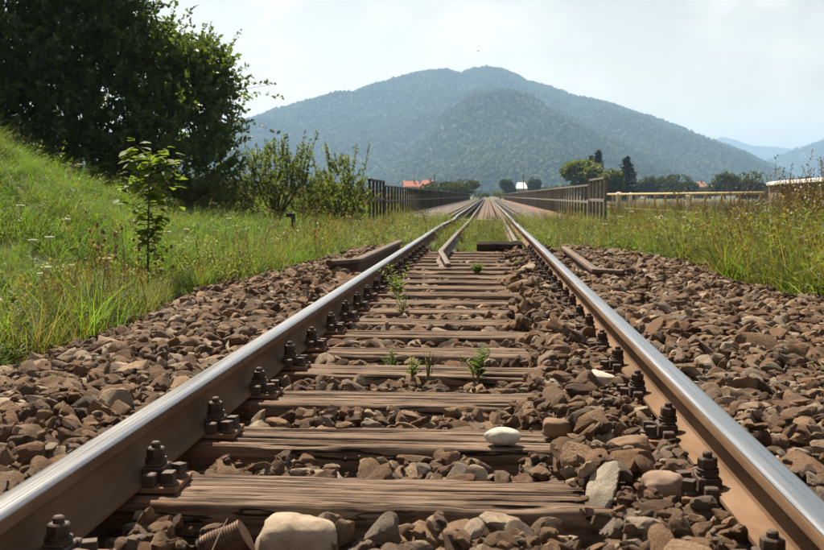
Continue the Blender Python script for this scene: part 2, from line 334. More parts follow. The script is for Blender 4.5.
r2_ = ramp(N_, [(0.32, (0.42, 0.38, 0.34)), (0.5, (0.9, 0.88, 0.86)), (0.7, (1.18, 1.15, 1.12))]); L_.new(g2.outputs['Fac'], r2_.inputs['Fac'])
c_ = mixc(N_, L_, 1.0, r_.outputs['Color'], r2_.outputs['Color'], 'MULTIPLY')
mc_ = N_.new('ShaderNodeMapping'); mc_.inputs['Scale'].default_value = (0.9, 26, 10); L_.new(ad_.outputs[0], mc_.inputs['Vector'])
g3 = noise_node(N_, L_, 1.0, 5, 0.55, mc_.outputs['Vector'])
cr_ = ramp(N_, [(0.470, (1, 1, 1)), (0.486, (0.12, 0.10, 0.09)), (0.494, (0.12, 0.10, 0.09)), (0.508, (1, 1, 1)), (0.60, (1, 1, 1)), (0.608, (0.25, 0.22, 0.2)), (0.616, (1, 1, 1))]); L_.new(g3.outputs['Fac'], cr_.inputs['Fac'])
c_ = mixc(N_, L_, 1.0, c_, cr_.outputs['Color'], 'MULTIPLY')
sx_ = N_.new('ShaderNodeSeparateXYZ'); L_.new(tc_.outputs['Object'], sx_.inputs[0])
st_ = N_.new('ShaderNodeMath'); st_.operation = 'MULTIPLY_ADD'; st_.inputs[1].default_value = 0.45
L_.new(g2.outputs['Fac'], st_.inputs[0]); ab_ = N_.new('ShaderNodeMath'); ab_.operation = 'ABSOLUTE'; L_.new(sx_.outputs['X'], ab_.inputs[0]); L_.new(ab_.outputs[0], st_.inputs[2])
rs_ = ramp(N_, [(0.80, (0, 0, 0)), (1.0, (0.75, 0.75, 0.75))]); L_.new(st_.outputs[0], rs_.inputs['Fac'])
c_ = mixc(N_, L_, rs_.outputs['Color'], c_, (0.17, 0.07, 0.032)); L_.new(c_, b.inputs['Base Color'])
b.inputs['Roughness'].default_value = 0.9; b.inputs['Specular IOR Level'].default_value = 0.2
hs_ = N_.new('ShaderNodeMath'); hs_.operation = 'MULTIPLY_ADD'; hs_.inputs[1].default_value = 0.5; L_.new(g1.outputs['Fac'], hs_.inputs[0]); L_.new(cr_.outputs['Color'], hs_.inputs[2])
bump(N_, L_, hs_.outputs[0], b, 0.9, 0.007)
M['timber'] = m

# ------------------------------------------------------------------ scatter by geometry nodes (for stuff only)
def scatter(name, pts, rot, scl, idx, protos, parent=None):
    c = bpy.data.collections.new(name + '_shapes')
    for i, me in enumerate(protos):
        o = bpy.data.objects.new('%s_shape_%02d' % (name, i), me); c.objects.link(o)
    n = len(pts); me = bpy.data.meshes.new(name)
    me.vertices.add(n); me.vertices.foreach_set('co', np.asarray(pts, np.float32).ravel())
    for nm, typ, dat, key in (('rot', 'FLOAT_VECTOR', rot, 'vector'), ('scl', 'FLOAT_VECTOR', scl, 'vector'), ('idx', 'INT', idx, 'value')):
        a = me.attributes.new(nm, typ, 'POINT')
        a.data.foreach_set(key, np.ascontiguousarray(dat, np.int32 if typ == 'INT' else np.float32).ravel())
    me.update()
    o = link(name, me, parent)
    g = bpy.data.node_groups.new(name + '_nodes', 'GeometryNodeTree')
    g.interface.new_socket('Geometry', in_out='INPUT', socket_type='NodeSocketGeometry'); g.interface.new_socket('Geometry', in_out='OUTPUT', socket_type='NodeSocketGeometry')
    N, L = g.nodes, g.links
    gi = N.new('NodeGroupInput'); go = N.new('NodeGroupOutput'); ip = N.new('GeometryNodeInstanceOnPoints')
    ci = N.new('GeometryNodeCollectionInfo'); ci.inputs['Collection'].default_value = c; ci.inputs['Separate Children'].default_value = True; ci.inputs['Reset Children'].default_value = True
    def attr(nm, typ):
        x = N.new('GeometryNodeInputNamedAttribute'); x.data_type = typ; x.inputs['Name'].default_value = nm
        return [s for s in x.outputs if s.enabled and s.name == 'Attribute'][0]
    e = N.new('FunctionNodeEulerToRotation'); L.new(attr('rot', 'FLOAT_VECTOR'), e.inputs[0])
    ip.inputs['Pick Instance'].default_value = True
    L.new(gi.outputs[0], ip.inputs['Points']); L.new(ci.outputs[0], ip.inputs['Instance']); L.new(attr('idx', 'INT'), ip.inputs['Instance Index'])
    L.new(e.outputs[0], ip.inputs['Rotation']); L.new(attr('scl', 'FLOAT_VECTOR'), ip.inputs['Scale']); L.new(ip.outputs[0], go.inputs[0])
    md = o.modifiers.new('scatter', 'NODES'); md.node_group = g
    for m in protos[0].materials: me.materials.append(m)
    return o

def leaves_np(C, D, Nrm, ln, wd, fold=0.25):
    """folded rhombic leaves: bases C, directions D, normals Nrm"""
    D = D / np.linalg.norm(D, axis=1, keepdims=True)
    S = np.cross(D, Nrm); S /= np.linalg.norm(S, axis=1, keepdims=True) + 1e-9; U = np.cross(S, D)
    ln = ln[:, None]; wd = wd[:, None]
    mid = C + D * ln * 0.45
    V = np.stack([C, mid + S * wd * 0.5 + U * wd * fold, C + D * ln, mid - S * wd * 0.5 + U * wd * fold], 1).reshape(-1, 3)
    k = np.arange(len(C))[:, None] * 4
    return V, np.concatenate([k + np.array([[0, 1, 2]]), k + np.array([[0, 2, 3]])])

def blades_np(n, rad, h, hj, wid, lean, droop, r, seg=4):
    """curved tapering blades"""
    a = r.random(n) * 6.283; q = np.sqrt(r.random(n)) * rad
    B = np.stack([q * np.cos(a), q * np.sin(a), np.full(n, -0.02)], 1)
    th = r.random(n) * 6.283; H = h * (1 - hj + 2 * hj * r.random(n)); ld = lean * (0.3 + r.random(n)); dr = droop * (0.3 + r.random(n))
    out = np.stack([np.cos(th), np.sin(th), 0 * th], 1); side = np.stack([-np.sin(th), np.cos(th), 0 * th], 1)
    tw = (r.random(n) - 0.5)[:, None] * 1.6; side = side * np.cos(tw) + out * np.sin(tw)
    Vs = []
    for i in range(seg + 1):
        t = i / seg
        p = B + out * (H * (ld * t + dr * t * t))[:, None] + np.array([0, 0, 1.0]) * (H * (t - 0.45 * dr * t * t * t))[:, None]
        w_ = wid * (1 - t ** 1.6) + 0.0004
        Vs += [p - side * w_ / 2, p + side * w_ / 2]
    V = np.stack(Vs, 1).reshape(-1, 3); m_ = 2 * (seg + 1)
    k = np.arange(n)[:, None] * m_
    Fc = [k + np.array([[2 * i, 2 * i + 1, 2 * i + 3, 2 * i + 2]]) for i in range(seg)]
    return V, np.concatenate(Fc)

def unit(v): return v / (np.linalg.norm(v, axis=1, keepdims=True) + 1e-9)
def sph(n, r=rng): return unit(r.normal(size=(n, 3)))

# ------------------------------------------------------------------ ground
LX, RX = -0.900, 0.607          # centre lines of the two running rails (heads 72 mm wide, 1435 mm between them)
TC = (LX + RX) / 2
def ground_z(x, y):
    x = np.asarray(x, float); y = np.asarray(y, float)
    z = -0.16 + 0.0 * x
    z = z - 0.07 * np.exp(-((x + 2.9) / 0.8) ** 2) + 0.04 * sst(2.2, 4.5, x) + 0.10 * sst(4, 9, x)
    bank = sst(-3.3, -8.2, x) * 2.25 * (1 - 0.80 * sst(11.0, 21, y)) + 0.8 * sst(-8, -20, x)
    z = z + bank + 0.10 * fbm(x * 0.5, y * 0.5, 3) * sst(2.4, 4, np.abs(x))
    z = z - 4.5 * sst(58, 75, y) * (1 - sst(180, 197, y))                               # river valley under the bridge
    z = z - 1.2 * sst(30.5, 36, y) * (1 - sst(192, 197, y)) * (1 - sst(3.2, 4.5, np.abs(x)))
    far = sst(200, 900, y)
    z = z + far * 1.0 * fbm(x / 120, y / 120, 2) - 0.25 * sst(205, 260, y)
    return z
def axis(lim, step, dense):
    a = [0.0]
    while a[-1] < dense: a.append(a[-1] + step)
    s = step
    while a[-1] < lim: s *= 1.22; a.append(a[-1] + s)
    return a
xa = np.array(sorted(set([-v for v in axis(6000, 0.3, 12)] + axis(6000, 0.3, 12))))
ya = np.array([-30, -20, -12, -7, -4] + [-2 + v for v in axis(12000, 0.3, 40)])
X, Y = np.meshgrid(xa, ya); Z = ground_z(X, Y)
def grid_mesh(name, X, Y, Z, mat_, smooth=True):
    ny, nx = X.shape; V = np.stack([X, Y, Z], -1).reshape(-1, 3)
    i = np.arange(ny - 1)[:, None] * nx + np.arange(nx - 1)[None]; i = i.ravel()
    return np_mesh(name, V, np.stack([i, i + 1, i + nx + 1, i + nx], 1), mat_, smooth)
tag(link('ground', grid_mesh('ground', X, Y, Z, M['soil'])), 'earth beneath the grass on both sides of the track', 'ground', kind='structure')
mw, N_, L_, b = newmat('river_water'); b.inputs['Base Color'].default_value = (0.03, 0.045, 0.04, 1); b.inputs['Roughness'].default_value = 0.08
nn = noise_node(N_, L_, 1.5, 4); bump(N_, L_, nn.outputs['Fac'], b, 0.2, 0.05)
tag(link('river', grid_mesh('river', *np.meshgrid(np.linspace(-400, 400, 9), np.linspace(63, 192, 5)), np.full((5, 9), -3.9), mw)), 'river passing under the railway bridge', 'river', kind='structure')

# ------------------------------------------------------------------ mountains with forest
def mountain(name, pts, Yc, Y0, Y1, label, rough=60, gully=0.24, step=13, tstep=8.6, seed=1, tree=(8, 13), power=1.25):
    px = np.array([p[0] for p in pts]); py = np.array([p[1] for p in pts])
    xs = (px - PX) / F * Yc; hs = CZ + (PY - py) / F * Yc
    o_ = np.argsort(xs); xs = xs[o_]; hs = hs[o_]
    def hz(x, y):
        wx = x / y * Yc                       # spurs fan out towards the valley
        wx = wx + 60 * fbm(x / 500 + seed, y / 500, 2)
        s = np.interp(wx, xs, hs)
        u = np.where(y < Yc, (y - Y0) / (Yc - Y0), (Y1 - y) / (Y1 - Yc)); u = np.clip(u, 0, 1)
        prof = 1 - (1 - u) ** power
        g = fbm(x / 330 + 5 * seed, y / 420, 4)
        return (s * prof * (1 + gully * g * 2.2 * (1 - u ** 3)) + 6 * fbm(x / 60, y / 60, 2) * u) - 6
    xr = np.arange(xs[0] * 1.02, xs[-1] * 1.02 + step, step); yr = np.arange(Y0, Y1 + step, step * 1.3)
    X, Y = np.meshgrid(xr, yr)
    o = link(name, grid_mesh(name, X, Y, hz(X, Y), M['understorey'])); tag(o, label, 'mountain', kind='structure')
    if not tstep: return o
    r = np.random.default_rng(seed)
    n = int((xr[-1] - xr[0]) * (Yc + 60 - Y0) / tstep ** 2)
    x = xr[0] + (xr[-1] - xr[0]) * r.random(n); y = Y0 + (Yc + 60 - Y0) * r.random(n); z = hz(x, y)
    imx = x / y * F + PX; k = (imx > -60) & (imx < 890) & (z > -3)
    x, y, z = x[k], y[k], z[k]; n = len(x)
    big = 0.75 + 0.7 * np.clip(0.5 + fbm(x / 90, y / 90, 3), 0, 1)
    s = (tree[0] + (tree[1] - tree[0]) * r.random(n)) * big
    S = np.stack([s * (0.62 + 0.28 * r.random(n))] * 2 + [s], 1)
    fo = scatter(name + '_forest', np.stack([x, y, z], 1), np.stack([0 * x, 0 * x, 6.28 * r.random(n)], 1), S, (r.random(n) * 4).astype(int), forest_shapes)
    tag(fo, 'dense forest covering ' + label.replace('large', 'the large').replace('low', 'the low').replace('small', 'the small').replace('pale', 'the pale'), 'forest', kind='stuff')
    return o

def crown_shape(seed, conic):
    bm = bmesh.new(); bmesh.ops.create_icosphere(bm, subdivisions=2, radius=0.5)
    for v in bm.verts:
        n_ = mnoise.noise(v.co * 3.1 + Vector((seed * 7.1, 0, 0)))
        v.co *= 1 + 0.55 * n_
        t = v.co.z + 0.5
        if conic: v.co.x *= 1.25 * (1.05 - t); v.co.y *= 1.25 * (1.05 - t)
        v.co.z = v.co.z * 1.05 + 0.42
    me = bpy.data.meshes.new('forest_crown'); bm.to_mesh(me); bm.free(); me.materials.append(M['forest']); return me
forest_shapes = [crown_shape(i, i == 3) for i in range(4)]

mountain('mountain', [(-260, 205), (-120, 190), (0, 178), (120, 165), (180, 142), (210, 131), (235, 122), (262, 113), (300, 106), (330, 101), (352, 98), (380, 91), (405, 82), (430, 76), (445, 75), (458, 78), (470, 73), (485, 69.5), (500, 73), (520, 82), (545, 89), (570, 99), (610, 107), (650, 119), (700, 139), (735, 153), (765, 167), (790, 180), (830, 200)],
         3300, 1850, 3900, 'large wooded mountain rising behind the bridge', seed=3)
mountain('hill', [(330, 205), (375, 180), (400, 160), (430, 140), (455, 119), (475, 107), (490, 102), (508, 99.5), (530, 103), (550, 109), (575, 121), (600, 135), (640, 155), (690, 178), (740, 200)],
         2450, 1300, 2900, 'low rounded wooded hill in front of the large mountain', seed=5, tstep=7.6, tree=(7, 11))
mountain('hill', [(-80, 180), (60, 165), (150, 158), (205, 150), (228, 147), (255, 158), (285, 172), (320, 188), (350, 203)],
         1900, 1300, 2250, 'small dark ridge behind the big tree', seed=8, tstep=8, tree=(7, 11))
mountain('mountain', [(690, 202), (730, 172), (770, 159), (800, 147), (824, 138), (860, 125), (900, 118), (960, 125), (1040, 160), (1100, 200)],
         5600, 4200, 6400, 'pale blue mountain at the edge beyond the weeds', seed=9, step=60, tstep=20, tree=(11, 17))
mountain('mountain', [(640, 200), (690, 150), (712, 138), (730, 143), (745, 149), (765, 146), (780, 148), (820, 152), (900, 165), (1000, 200)],
         8300, 6900, 9000, 'pale far mountain showing in the gap between slopes', seed=11, step=110, tstep=None)

# ------------------------------------------------------------------ rails
prof_h = [(0.0625, 0.0), (0.0625, 0.010), (0.045, 0.0145), (0.020, 0.021), (0.011, 0.030), (0.008, 0.045), (0.008, 0.085), (0.012, 0.097), (0.033, 0.104), (0.036, 0.108),
          (0.036, 0.127), (0.0345, 0.1325), (0.0305, 0.1365), (0.022, 0.1388), (0.010, 0.1398)]
prof = prof_h + [(0.0, 0.140)] + [(-x, z) for x, z in reversed(prof_h)]
def sweep(name, path, mats, top_from=11, scale=1.0):
    P = np.array(path, float); n = len(P); k = len(prof)
    T = np.gradient(P, axis=0); T = unit(T); T[:, 2] = 0; Sd = np.stack([T[:, 1], -T[:, 0], 0 * T[:, 0]], 1); Sd = unit(Sd)
    pr = np.array(prof) * scale
    V = (P[:, None, :] + Sd[:, None, :] * pr[None, :, :1] + np.array([0, 0, 1.0]) * pr[None, :, 1:2]).reshape(-1, 3)
    i = np.arange(n - 1)[:, None] * k; j = np.arange(k)[None]; j2 = (j + 1) % k
    Q = np.stack([i + j, i + j2, i + k + j2, i + k + j], -1).reshape(-1, 4)
    mi = np.tile(((np.arange(k) >= top_from) & (np.arange(k) < k - 1 - top_from)).astype(int), n - 1)
    caps = np.array([list(range(k))[::-1], [(n - 1) * k + q for q in range(k)]])
    return np_mesh(name, V, [Q, caps], mats, True, np.concatenate([mi, [0, 0]]), 32)
def wig(y):       # slight misalignment and dip where the ballast meets the bridge
    return 0.022 * np.exp(-((y - 27.5) / 2.2) ** 2) - 0.012 * np.exp(-((y - 19) / 4) ** 2), -0.03 * np.exp(-((y - 26.5) / 3.5) ** 2)
ys = np.concatenate([np.linspace(-3, 12, 60), np.linspace(12.5, 40, 56), np.linspace(45, 230, 38)])
for x, lb in ((LX, 'long rail with polished top and shaded inner side, near the grassy bank'), (RX, 'long rail with polished top and sunlit brown inner side and foot')):
    dx, dz = wig(ys)
    o = link('rail', sweep('rail', np.stack([x + dx, ys, 0.015 + dz], 1), [M['rust'], M['steel']]))
    tag(o, lb, 'rail', 'running rails of the track')
def gpath(pts, n=40):
    P = np.array(pts, float); d = np.concatenate([[0], np.cumsum(np.linalg.norm(np.diff(P, axis=0), axis=1))])
    t = np.concatenate([d, np.linspace(0, d[-1], n), d[1:-1] - 0.06, d[1:-1] + 0.06]); t = np.unique(np.round(t, 4))
    return np.stack([np.interp(t, d, P[:, i]) for i in range(P.shape[1])], 1)
g = 'guard rails beside the running rails'
tag(link('guard_rail', sweep('guard_rail', gpath([(-0.395, 10.55, -0.075), (-0.46, 11.0, -0.02), (-0.515, 11.45, 0.01), (-0.50, 16, 0.01), (-0.45, 26, 0.0), (-0.45, 196, 0.03)], 60), [M['guard_rust'], M['guard_grey']], 11, 0.82)), 'grey guard rail between the running rails with its end bent inward', 'rail', g)
tag(link('guard_rail', sweep('guard_rail', gpath([(0.38, 14.0, 0.01), (0.41, 24, 0.0), (0.42, 196, 0.03)], 60), [M['guard_rust'], M['guard_grey']], 11, 0.82)), 'straight grey guard rail between the rails starting behind the dark timber', 'rail', g)
tag(link('guard_rail', sweep('guard_rail', gpath([(-1.335, 8.72, 0.02), (-1.135, 9.0, 0.02), (-1.075, 12.7, 0.02)], 20), [M['dark_rust'], M['log_rust']], 9, 1.15)), 'short dark rail piece with flared end on the bank side of the track', 'rail', g)
gr = tag(link('guard_rail', sweep('guard_rail', gpath([(1.10, 8.42, -0.005), (0.885, 8.58, -0.005), (0.90, 12.3, -0.005)], 20), [M['guard_rust'], M['guard_rust']], 11)), 'short brown rail piece with flared bolted end on the weedy side', 'rail', g)
bm_ = MB(); bm_.box(-0.035, 0.035, -0.05, 0.05, 0, 0.11); bm_.lathe([(0.03, 0.11), (0.03, 0.13), (0.018, 0.135), (0.018, 0.165), (0.0, 0.168)], (0, 0, 0), 8)
o = link('bolted_end', bm_.mesh('bolted_end', M['dark_rust'], bevel=0.006), gr, (1.12, 8.40, -0.02), (0, 0, 0.5))

# ------------------------------------------------------------------ sleepers and fastenings
SW = 0.26
fronts = [1.80, 2.387, 2.962, 3.578, 4.187, 4.71, 5.343, 5.885]
while fronts[-1] < 13.0: fronts.append(fronts[-1] + 0.583 + random.uniform(-0.03, 0.03))
def sleeper_mesh(seed):
    r = np.random.default_rng(seed)
    nx, ny = (150, 64) if seed < 27 else (90, 22); X = np.linspace(-1.30, 1.30, nx)
    # section going round the top: front face up, top, back face down
    sec = [(-SW / 2, -0.15), (-SW / 2, -0.10), (-SW / 2, -0.05), (-SW / 2, -0.02), (-SW / 2 + 0.002, -0.008)] + [(-SW / 2 + 0.012 + (SW - 0.024) * t, 0.0) for t in np.linspace(0, 1, ny)] + [(SW / 2 - 0.002, -0.008), (SW / 2, -0.05), (SW / 2, -0.15)]
    sec = np.array(sec); k = len(sec)
    YY = np.tile(sec[:, 0], (nx, 1)); ZZ = np.tile(sec[:, 1], (nx, 1)); XX = np.tile(X[:, None], (1, k))
    topw = np.clip((ZZ + 0.02) / 0.02, 0, 1)
    ZZ = ZZ + topw * (0.0028 * fbm(XX * 1.6 + seed * 3.3, YY * 40 + seed, 2) + 0.003 * fbm(XX * 3 + seed, YY * 9, 2) - 0.003)
    for c in range(r.integers(5, 9)):       # long drying splits
        yc = r.uniform(-0.1, 0.1); x0 = r.uniform(-1.2, 0.4); ln = r.uniform(0.5, 1.5); wd = r.uniform(0.0005, 0.0035); dp = r.uniform(0.012, 0.03)
        line = yc + 0.005 * fbm(XX * 2.0 + 9 * c + seed, XX * 0, 3) + 0.008 * (XX - x0) * r.uniform(-1, 1)
        along = sst(x0, x0 + 0.15, XX) * (1 - sst(x0 + ln - 0.15, x0 + ln, XX))
        ZZ = ZZ - topw * along * dp * np.exp(-((YY - line) / (wd + 0.003)) ** 2)
    edge = 0.006 * fbm(X * 6.1 + seed, X * 0 + seed, 4)
    YY = YY + edge[:, None] * (np.abs(YY) > SW / 2 - 0.02) + 0.012 * fbm(X * 0.7, X * 0 + seed * 2, 2)[:, None]
    chip = np.clip(fbm(X * 5 + 3 * seed, X * 0, 3) - 0.12, 0, 1)
    ZZ = ZZ - (np.abs(YY) > SW / 2 - 0.03) * topw * chip[:, None] * 0.02
    V = np.stack([XX, YY, ZZ], -1).reshape(-1, 3)
    i = np.arange(nx - 1)[:, None] * k; j = np.arange(k - 1)[None]
    Q = np.stack([i + j + k, i + j + k + 1, i + j + 1, i + j], -1).reshape(-1, 4)
    caps = np.array([list(range(k)), [(nx - 1) * k + q for q in range(k)][::-1]])
    return np_mesh('wooden_sleeper', V, [Q, caps], M['timber'], True, None, 50)

mb = MB(); mb.box(-0.13, 0.145, -0.075, 0.075, 0, 0.0145); PLATE = mb.mesh('tie_plate', M['plate_rust'], bevel=0.002)
# clamp: block gripping the rail foot, with a toe in front; x axis points away from the rail
mb = MB(); mb.box(0.045, 0.100, -0.036, 0.036, 0.014, 0.052); mb.box(0.052, 0.092, -0.030, 0.030, 0.0521, 0.058); mb.box(0.060, 0.092, -0.082, -0.050, 0.014, 0.046); mb.box(0.060, 0.092, 0.050, 0.078, 0.014, 0.040)
CLAMP = mb.mesh('rail_clamp', M['dark_rust'], bevel=0.004)
mb = MB(); mb.lathe([(0.029, 0.0582), (0.030, 0.066), (0.027, 0.068), (0.029, 0.071), (0.029, 0.074)], (0, 0, 0), 16)
mb.lathe([(0.023, 0.0742), (0.0255, 0.078), (0.0255, 0.098), (0.022, 0.1015)], (0, 0, 0), 6); mb.lathe([(0.0125, 0.1016), (0.0125, 0.1125), (0.009, 0.116)], (0, 0, 0), 12)
BOLT = mb.mesh('clamp_bolt', M['dark_rust'], angle=35)
mb = MB(); mb.lathe([(0.024, 0.0), (0.024, 0.004), (0.0165, 0.009), (0.0165, 0.011)], (0, 0, 0), 16)
mb.box(-0.0145, 0.0145, -0.0145, 0.0145, 0.0112, 0.034)
SCREW = mb.mesh('coach_screw', M['dark_rust'], bevel=0.0025)
names = ['mostly hidden sleeper at the bottom edge, only its bolt tops showing', 'wide cracked sleeper behind the big pale oblong stone, nearest fully visible one', 'greyish sleeper with the white pebble on its edge', 'sleeper next behind the one with the white pebble',
         'sleeper carrying the small green weeds, fourth fully visible one']
ordn = ['fifth', 'sixth', 'seventh', 'eighth', 'ninth', 'tenth', 'eleventh', 'twelfth', 'thirteenth', 'fourteenth', 'fifteenth', 'sixteenth', 'seventeenth', 'eighteenth', 'nineteenth', 'twentieth', 'twenty-first', 'twenty-second']
CLAMPS = []
for i, y in enumerate(fronts):
    yc = y + SW / 2
    s = link('wooden_sleeper', sleeper_mesh(i + 20), None, (TC, yc, 0), (0, 0, random.uniform(-0.006, 0.006)))
    tag(s, names[i] if i < len(names) else 'weathered wooden sleeper between the rails, %s fully visible one from the front' % ordn[i - len(names)], 'sleeper', 'wooden sleepers under the rails')
    for x, sg in ((LX, 1), (RX, -1)):
        p = link('tie_plate', PLATE, s, (x - TC, 0, 0.0005), (0, 0, 0 if sg > 0 else math.pi))
        dy = random.uniform(-0.012, 0.012)
        CLAMPS.append((x + sg * 0.072, yc + dy))
        link('rail_clamp', CLAMP, p, (0, dy, 0)); link('clamp_bolt', BOLT, p, (0.072, dy, random.uniform(-0.003, 0.0)), (random.uniform(-0.05, 0.05), random.uniform(-0.05, 0.05), random.uniform(0, 3)), (0.93, 0.93, random.uniform(0.9, 1.0)))
        for q in (-0.042, 0.030):
            link('coach_screw', SCREW, p, (0.122, q + random.uniform(-0.006, 0.006), 0.0146), (random.uniform(-0.06, 0.06), random.uniform(-0.06, 0.06), random.uniform(-0.5, 0.5)))
mb = MB(); nseg = 9
V_ = []
pl = [(-0.29 + 0.58 * t / (nseg - 1), 0.008 * math.sin(5 * t), 0.07) for t in range(nseg)]
mb.tube([(x, y, z) for x, y, z in pl], [0.068, 0.074, 0.072, 0.076, 0.07, 0.074, 0.071, 0.075, 0.066], 8)
tag(link('timber_block', mb.mesh('timber_block', M['log'], angle=40), None, (0.155, 13.75, -0.005), (0.35, 0, 0.03)), 'dark short tarred timber lying across between the guard rails', 'timber')
mb = MB(); mb.box(-0.5, 0.5, -0.11, 0.11, -0.1, 0.02)
tag(link('timber_block', mb.mesh('timber_block', M['timber'], bevel=0.012), None, (1.42, 17.2, 0.0), (0, 0.02, 0.04)), 'pale weathered timber end outside the sunlit rail', 'timber')

# ------------------------------------------------------------------ ballast
def ballast_z(x, y):
    x = np.asarray(x, float); y = np.asarray(y, float)
    inn = -0.115 + 0.10 * sst(0.08, 0.30, x + 0.05 * np.sin(y * 2.3)) - 0.03 * sst(0.36, 0.44, x) + 0.0 * y
    outl = 0.0 - 0.17 * sst(-1.25, -2.6, x); outr = -0.005 - 0.14 * sst(1.0, 2.7, x)
    z = np.where(x < LX, outl, np.where(x > RX, outr, inn))
    return z + 0.018 * fbm(x * 2.3, y * 2.3, 2)
bx0, bx1, by0, by1, gs = -3.1, 3.1, 1.55, 15.2, 0.0125
gx = np.arange(bx0, bx1, gs); gy = np.arange(by0, by1, gs)
GX, GY = np.meshgrid(gx, gy); H = ballast_z(GX, GY)
for f_ in fronts:                                   # sleepers are solid for the stones
    msk = (GY > f_) & (GY < f_ + SW) & (GX > -1.45) & (GX < 1.15); H[msk] = np.maximum(H[msk], 0.0)
BX, BY = np.meshgrid(np.arange(bx0, bx1, 0.06), np.arange(0.6, 15.4, 0.06))
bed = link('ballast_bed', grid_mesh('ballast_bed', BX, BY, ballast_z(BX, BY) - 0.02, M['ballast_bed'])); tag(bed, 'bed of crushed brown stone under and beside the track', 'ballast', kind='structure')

def rock_mesh(seed, flat=1.0, sharp=16.0):
    """broken stone: a ball cut by random planes, its edges worn a little"""
    r = np.random.default_rng(500 + seed); bm = bmesh.new(); bmesh.ops.create_icosphere(bm, subdivisions=4 if seed < 0 else 3, radius=1)
    n = r.integers(8, 15); Nn = sph(n, r); Nn = np.concatenate([Nn, [[0, 0, 1], [0, 0, -1]]]); Dd = np.concatenate([0.55 + 0.5 * r.random(n), [0.8, 0.8]])
    off = Vector(r.random(3) * 50)
    for v in bm.verts:
        d = np.array(v.co.normalized()); q = np.clip(Nn @ d, 0, None) / Dd
        rad = min(float((q ** sharp).sum() ** (-1 / sharp)), 1.35)
        c = Vector(d * rad)
        c *= 1 + 0.10 * mnoise.noise(c * 1.7 + off) + 0.06 * mnoise.noise(c * 4.0 + off) + 0.03 * mnoise.noise(c * 9.0 + off)
        v.co = Vector((c.x, c.y * 0.85, c.z * 0.72 * flat))
    me = bpy.data.meshes.new('stone'); bm.to_mesh(me); bm.free(); me.materials.append(M['stone'])
    for p in me.polygons: p.use_smooth = True
    me.update(); me.set_sharp_from_angle(angle=R(27)); return me
ROCKS = [rock_mesh(s, 0.85 + 0.4 * (s % 3) / 2, (26, 60, 40)[s % 3]) for s in range(24)]

def stamp(cx, cy, zc, a, b_, c):
    i0 = int((cx - a - bx0) / gs); i1 = int((cx + a - bx0) / gs) + 2; j0 = int((cy - a - by0) / gs); j1 = int((cy + a - by0) / gs) + 2
    i0 = max(i0, 0); j0 = max(j0, 0)
    if i0 >= len(gx) or j0 >= len(gy) or i1 <= 0 or j1 <= 0: return
    q = 1 - ((GX[j0:j1, i0:i1] - cx) / a) ** 2 - ((GY[j0:j1, i0:i1] - cy) / b_) ** 2
    t = zc + c * 0.92 * np.sqrt(np.clip(q, 0, 1)); Hs = H[j0:j1, i0:i1]
    H[j0:j1, i0:i1] = np.where(q > 0, np.maximum(Hs, t), Hs)

def pebble(name, mat_, loc, size, rot, label, cat, seed, lump=0.06, boxy=0.0):
    bm = bmesh.new(); bmesh.ops.create_icosphere(bm, subdivisions=4, radius=1)
    for v in bm.verts:
        c = v.co.copy()
        if boxy:
            e = 2 / (2 + 3 * boxy); c = Vector([math.copysign(abs(q) ** e, q) for q in c]); 
        c *= 1 + lump * mnoise.noise(c * 1.3 + Vector((seed * 9.1, 0, 0))) + lump * 0.3 * mnoise.noise(c * 4 + Vector((seed, 3, 0)))
        v.co = Vector((c.x * size[0], c.y * size[1], c.z * size[2]))
    me = bpy.data.meshes.new(name); bm.to_mesh(me); bm.free(); me.materials.append(mat_)
    for p in me.polygons: p.use_smooth = True
    o = link(name, me, None, loc, rot); tag(o, label, cat)
    stamp(loc[0], loc[1], loc[2], max(size[0], size[1]) * 1.05, size[1] * 1.1, size[2])
    SPECIAL.append((loc[0], loc[1], size[0], size[1])); return o
SPECIAL = []
pebble('pebble', M['pale_stone'], (-0.425, 2.275, -0.05), (0.092, 0.06, 0.056), (0, 0.03, 0.04), 'big pale oblong smooth stone in front of the nearest sleeper', 'stone', 1, 0.17, 0.22)
pebble('pebble', M['white_stone'], (0.048, 3.01, 0.024), (0.054, 0.034, 0.026), (0, 0.03, 0.1), 'small smooth white pebble resting on a sleeper edge', 'stone', 2, 0.08)
pebble('cobble', M['pink_stone'], (0.435, 2.52, 0.012), (0.054, 0.048, 0.046), (0.1, 0.0, 0.2), 'rounded pinkish cobble beside the sunlit rail clamp at the front', 'stone', 3, 0.22, 0.25)
pebble('cobble', M['brown_cobble'], (0.395, 2.93, 0.012), (0.064, 0.042, 0.034), (0, -0.15, 0.0), 'smooth oblong brown cobble among the stones near the sunlit rail', 'stone', 4, 0.2, 0.2)
pebble('cobble', M['brown_cobble'], (0.215, 3.10, 0.030), (0.046, 0.036, 0.03), (0, 0.08, 0.1), 'dark brown rounded cobble sitting on the sleeper beside the white pebble', 'stone', 5, 0.15, 0.4)
o = link('rock', rock_mesh(-4), None, (0.425, 3.92, 0.035), (0.3, 0.2, 0.4), (0.05, 0.042, 0.042)); o.data.materials[0] = M['white_stone']
tag(o, 'rough white rock near the sunlit rail, further up the track', 'stone'); stamp(0.425, 3.92, 0.03, 0.045, 0.04, 0.035); SPECIAL.append((0.425, 3.92, 0.045, 0.04))
o = link('rock', rock_mesh(-9), None, (0.275, 2.47, 0.01), (0.25, -1.15, 0.5), (0.072, 0.054, 0.048)); o.data.materials[0] = M['grey_stone']
tag(o, 'upright pale grey angular rock leaning on the end of the nearest sleeper', 'stone'); stamp(0.275, 2.47, 0.01, 0.06, 0.06, 0.07); SPECIAL.append((0.275, 2.47, 0.055, 0.055))
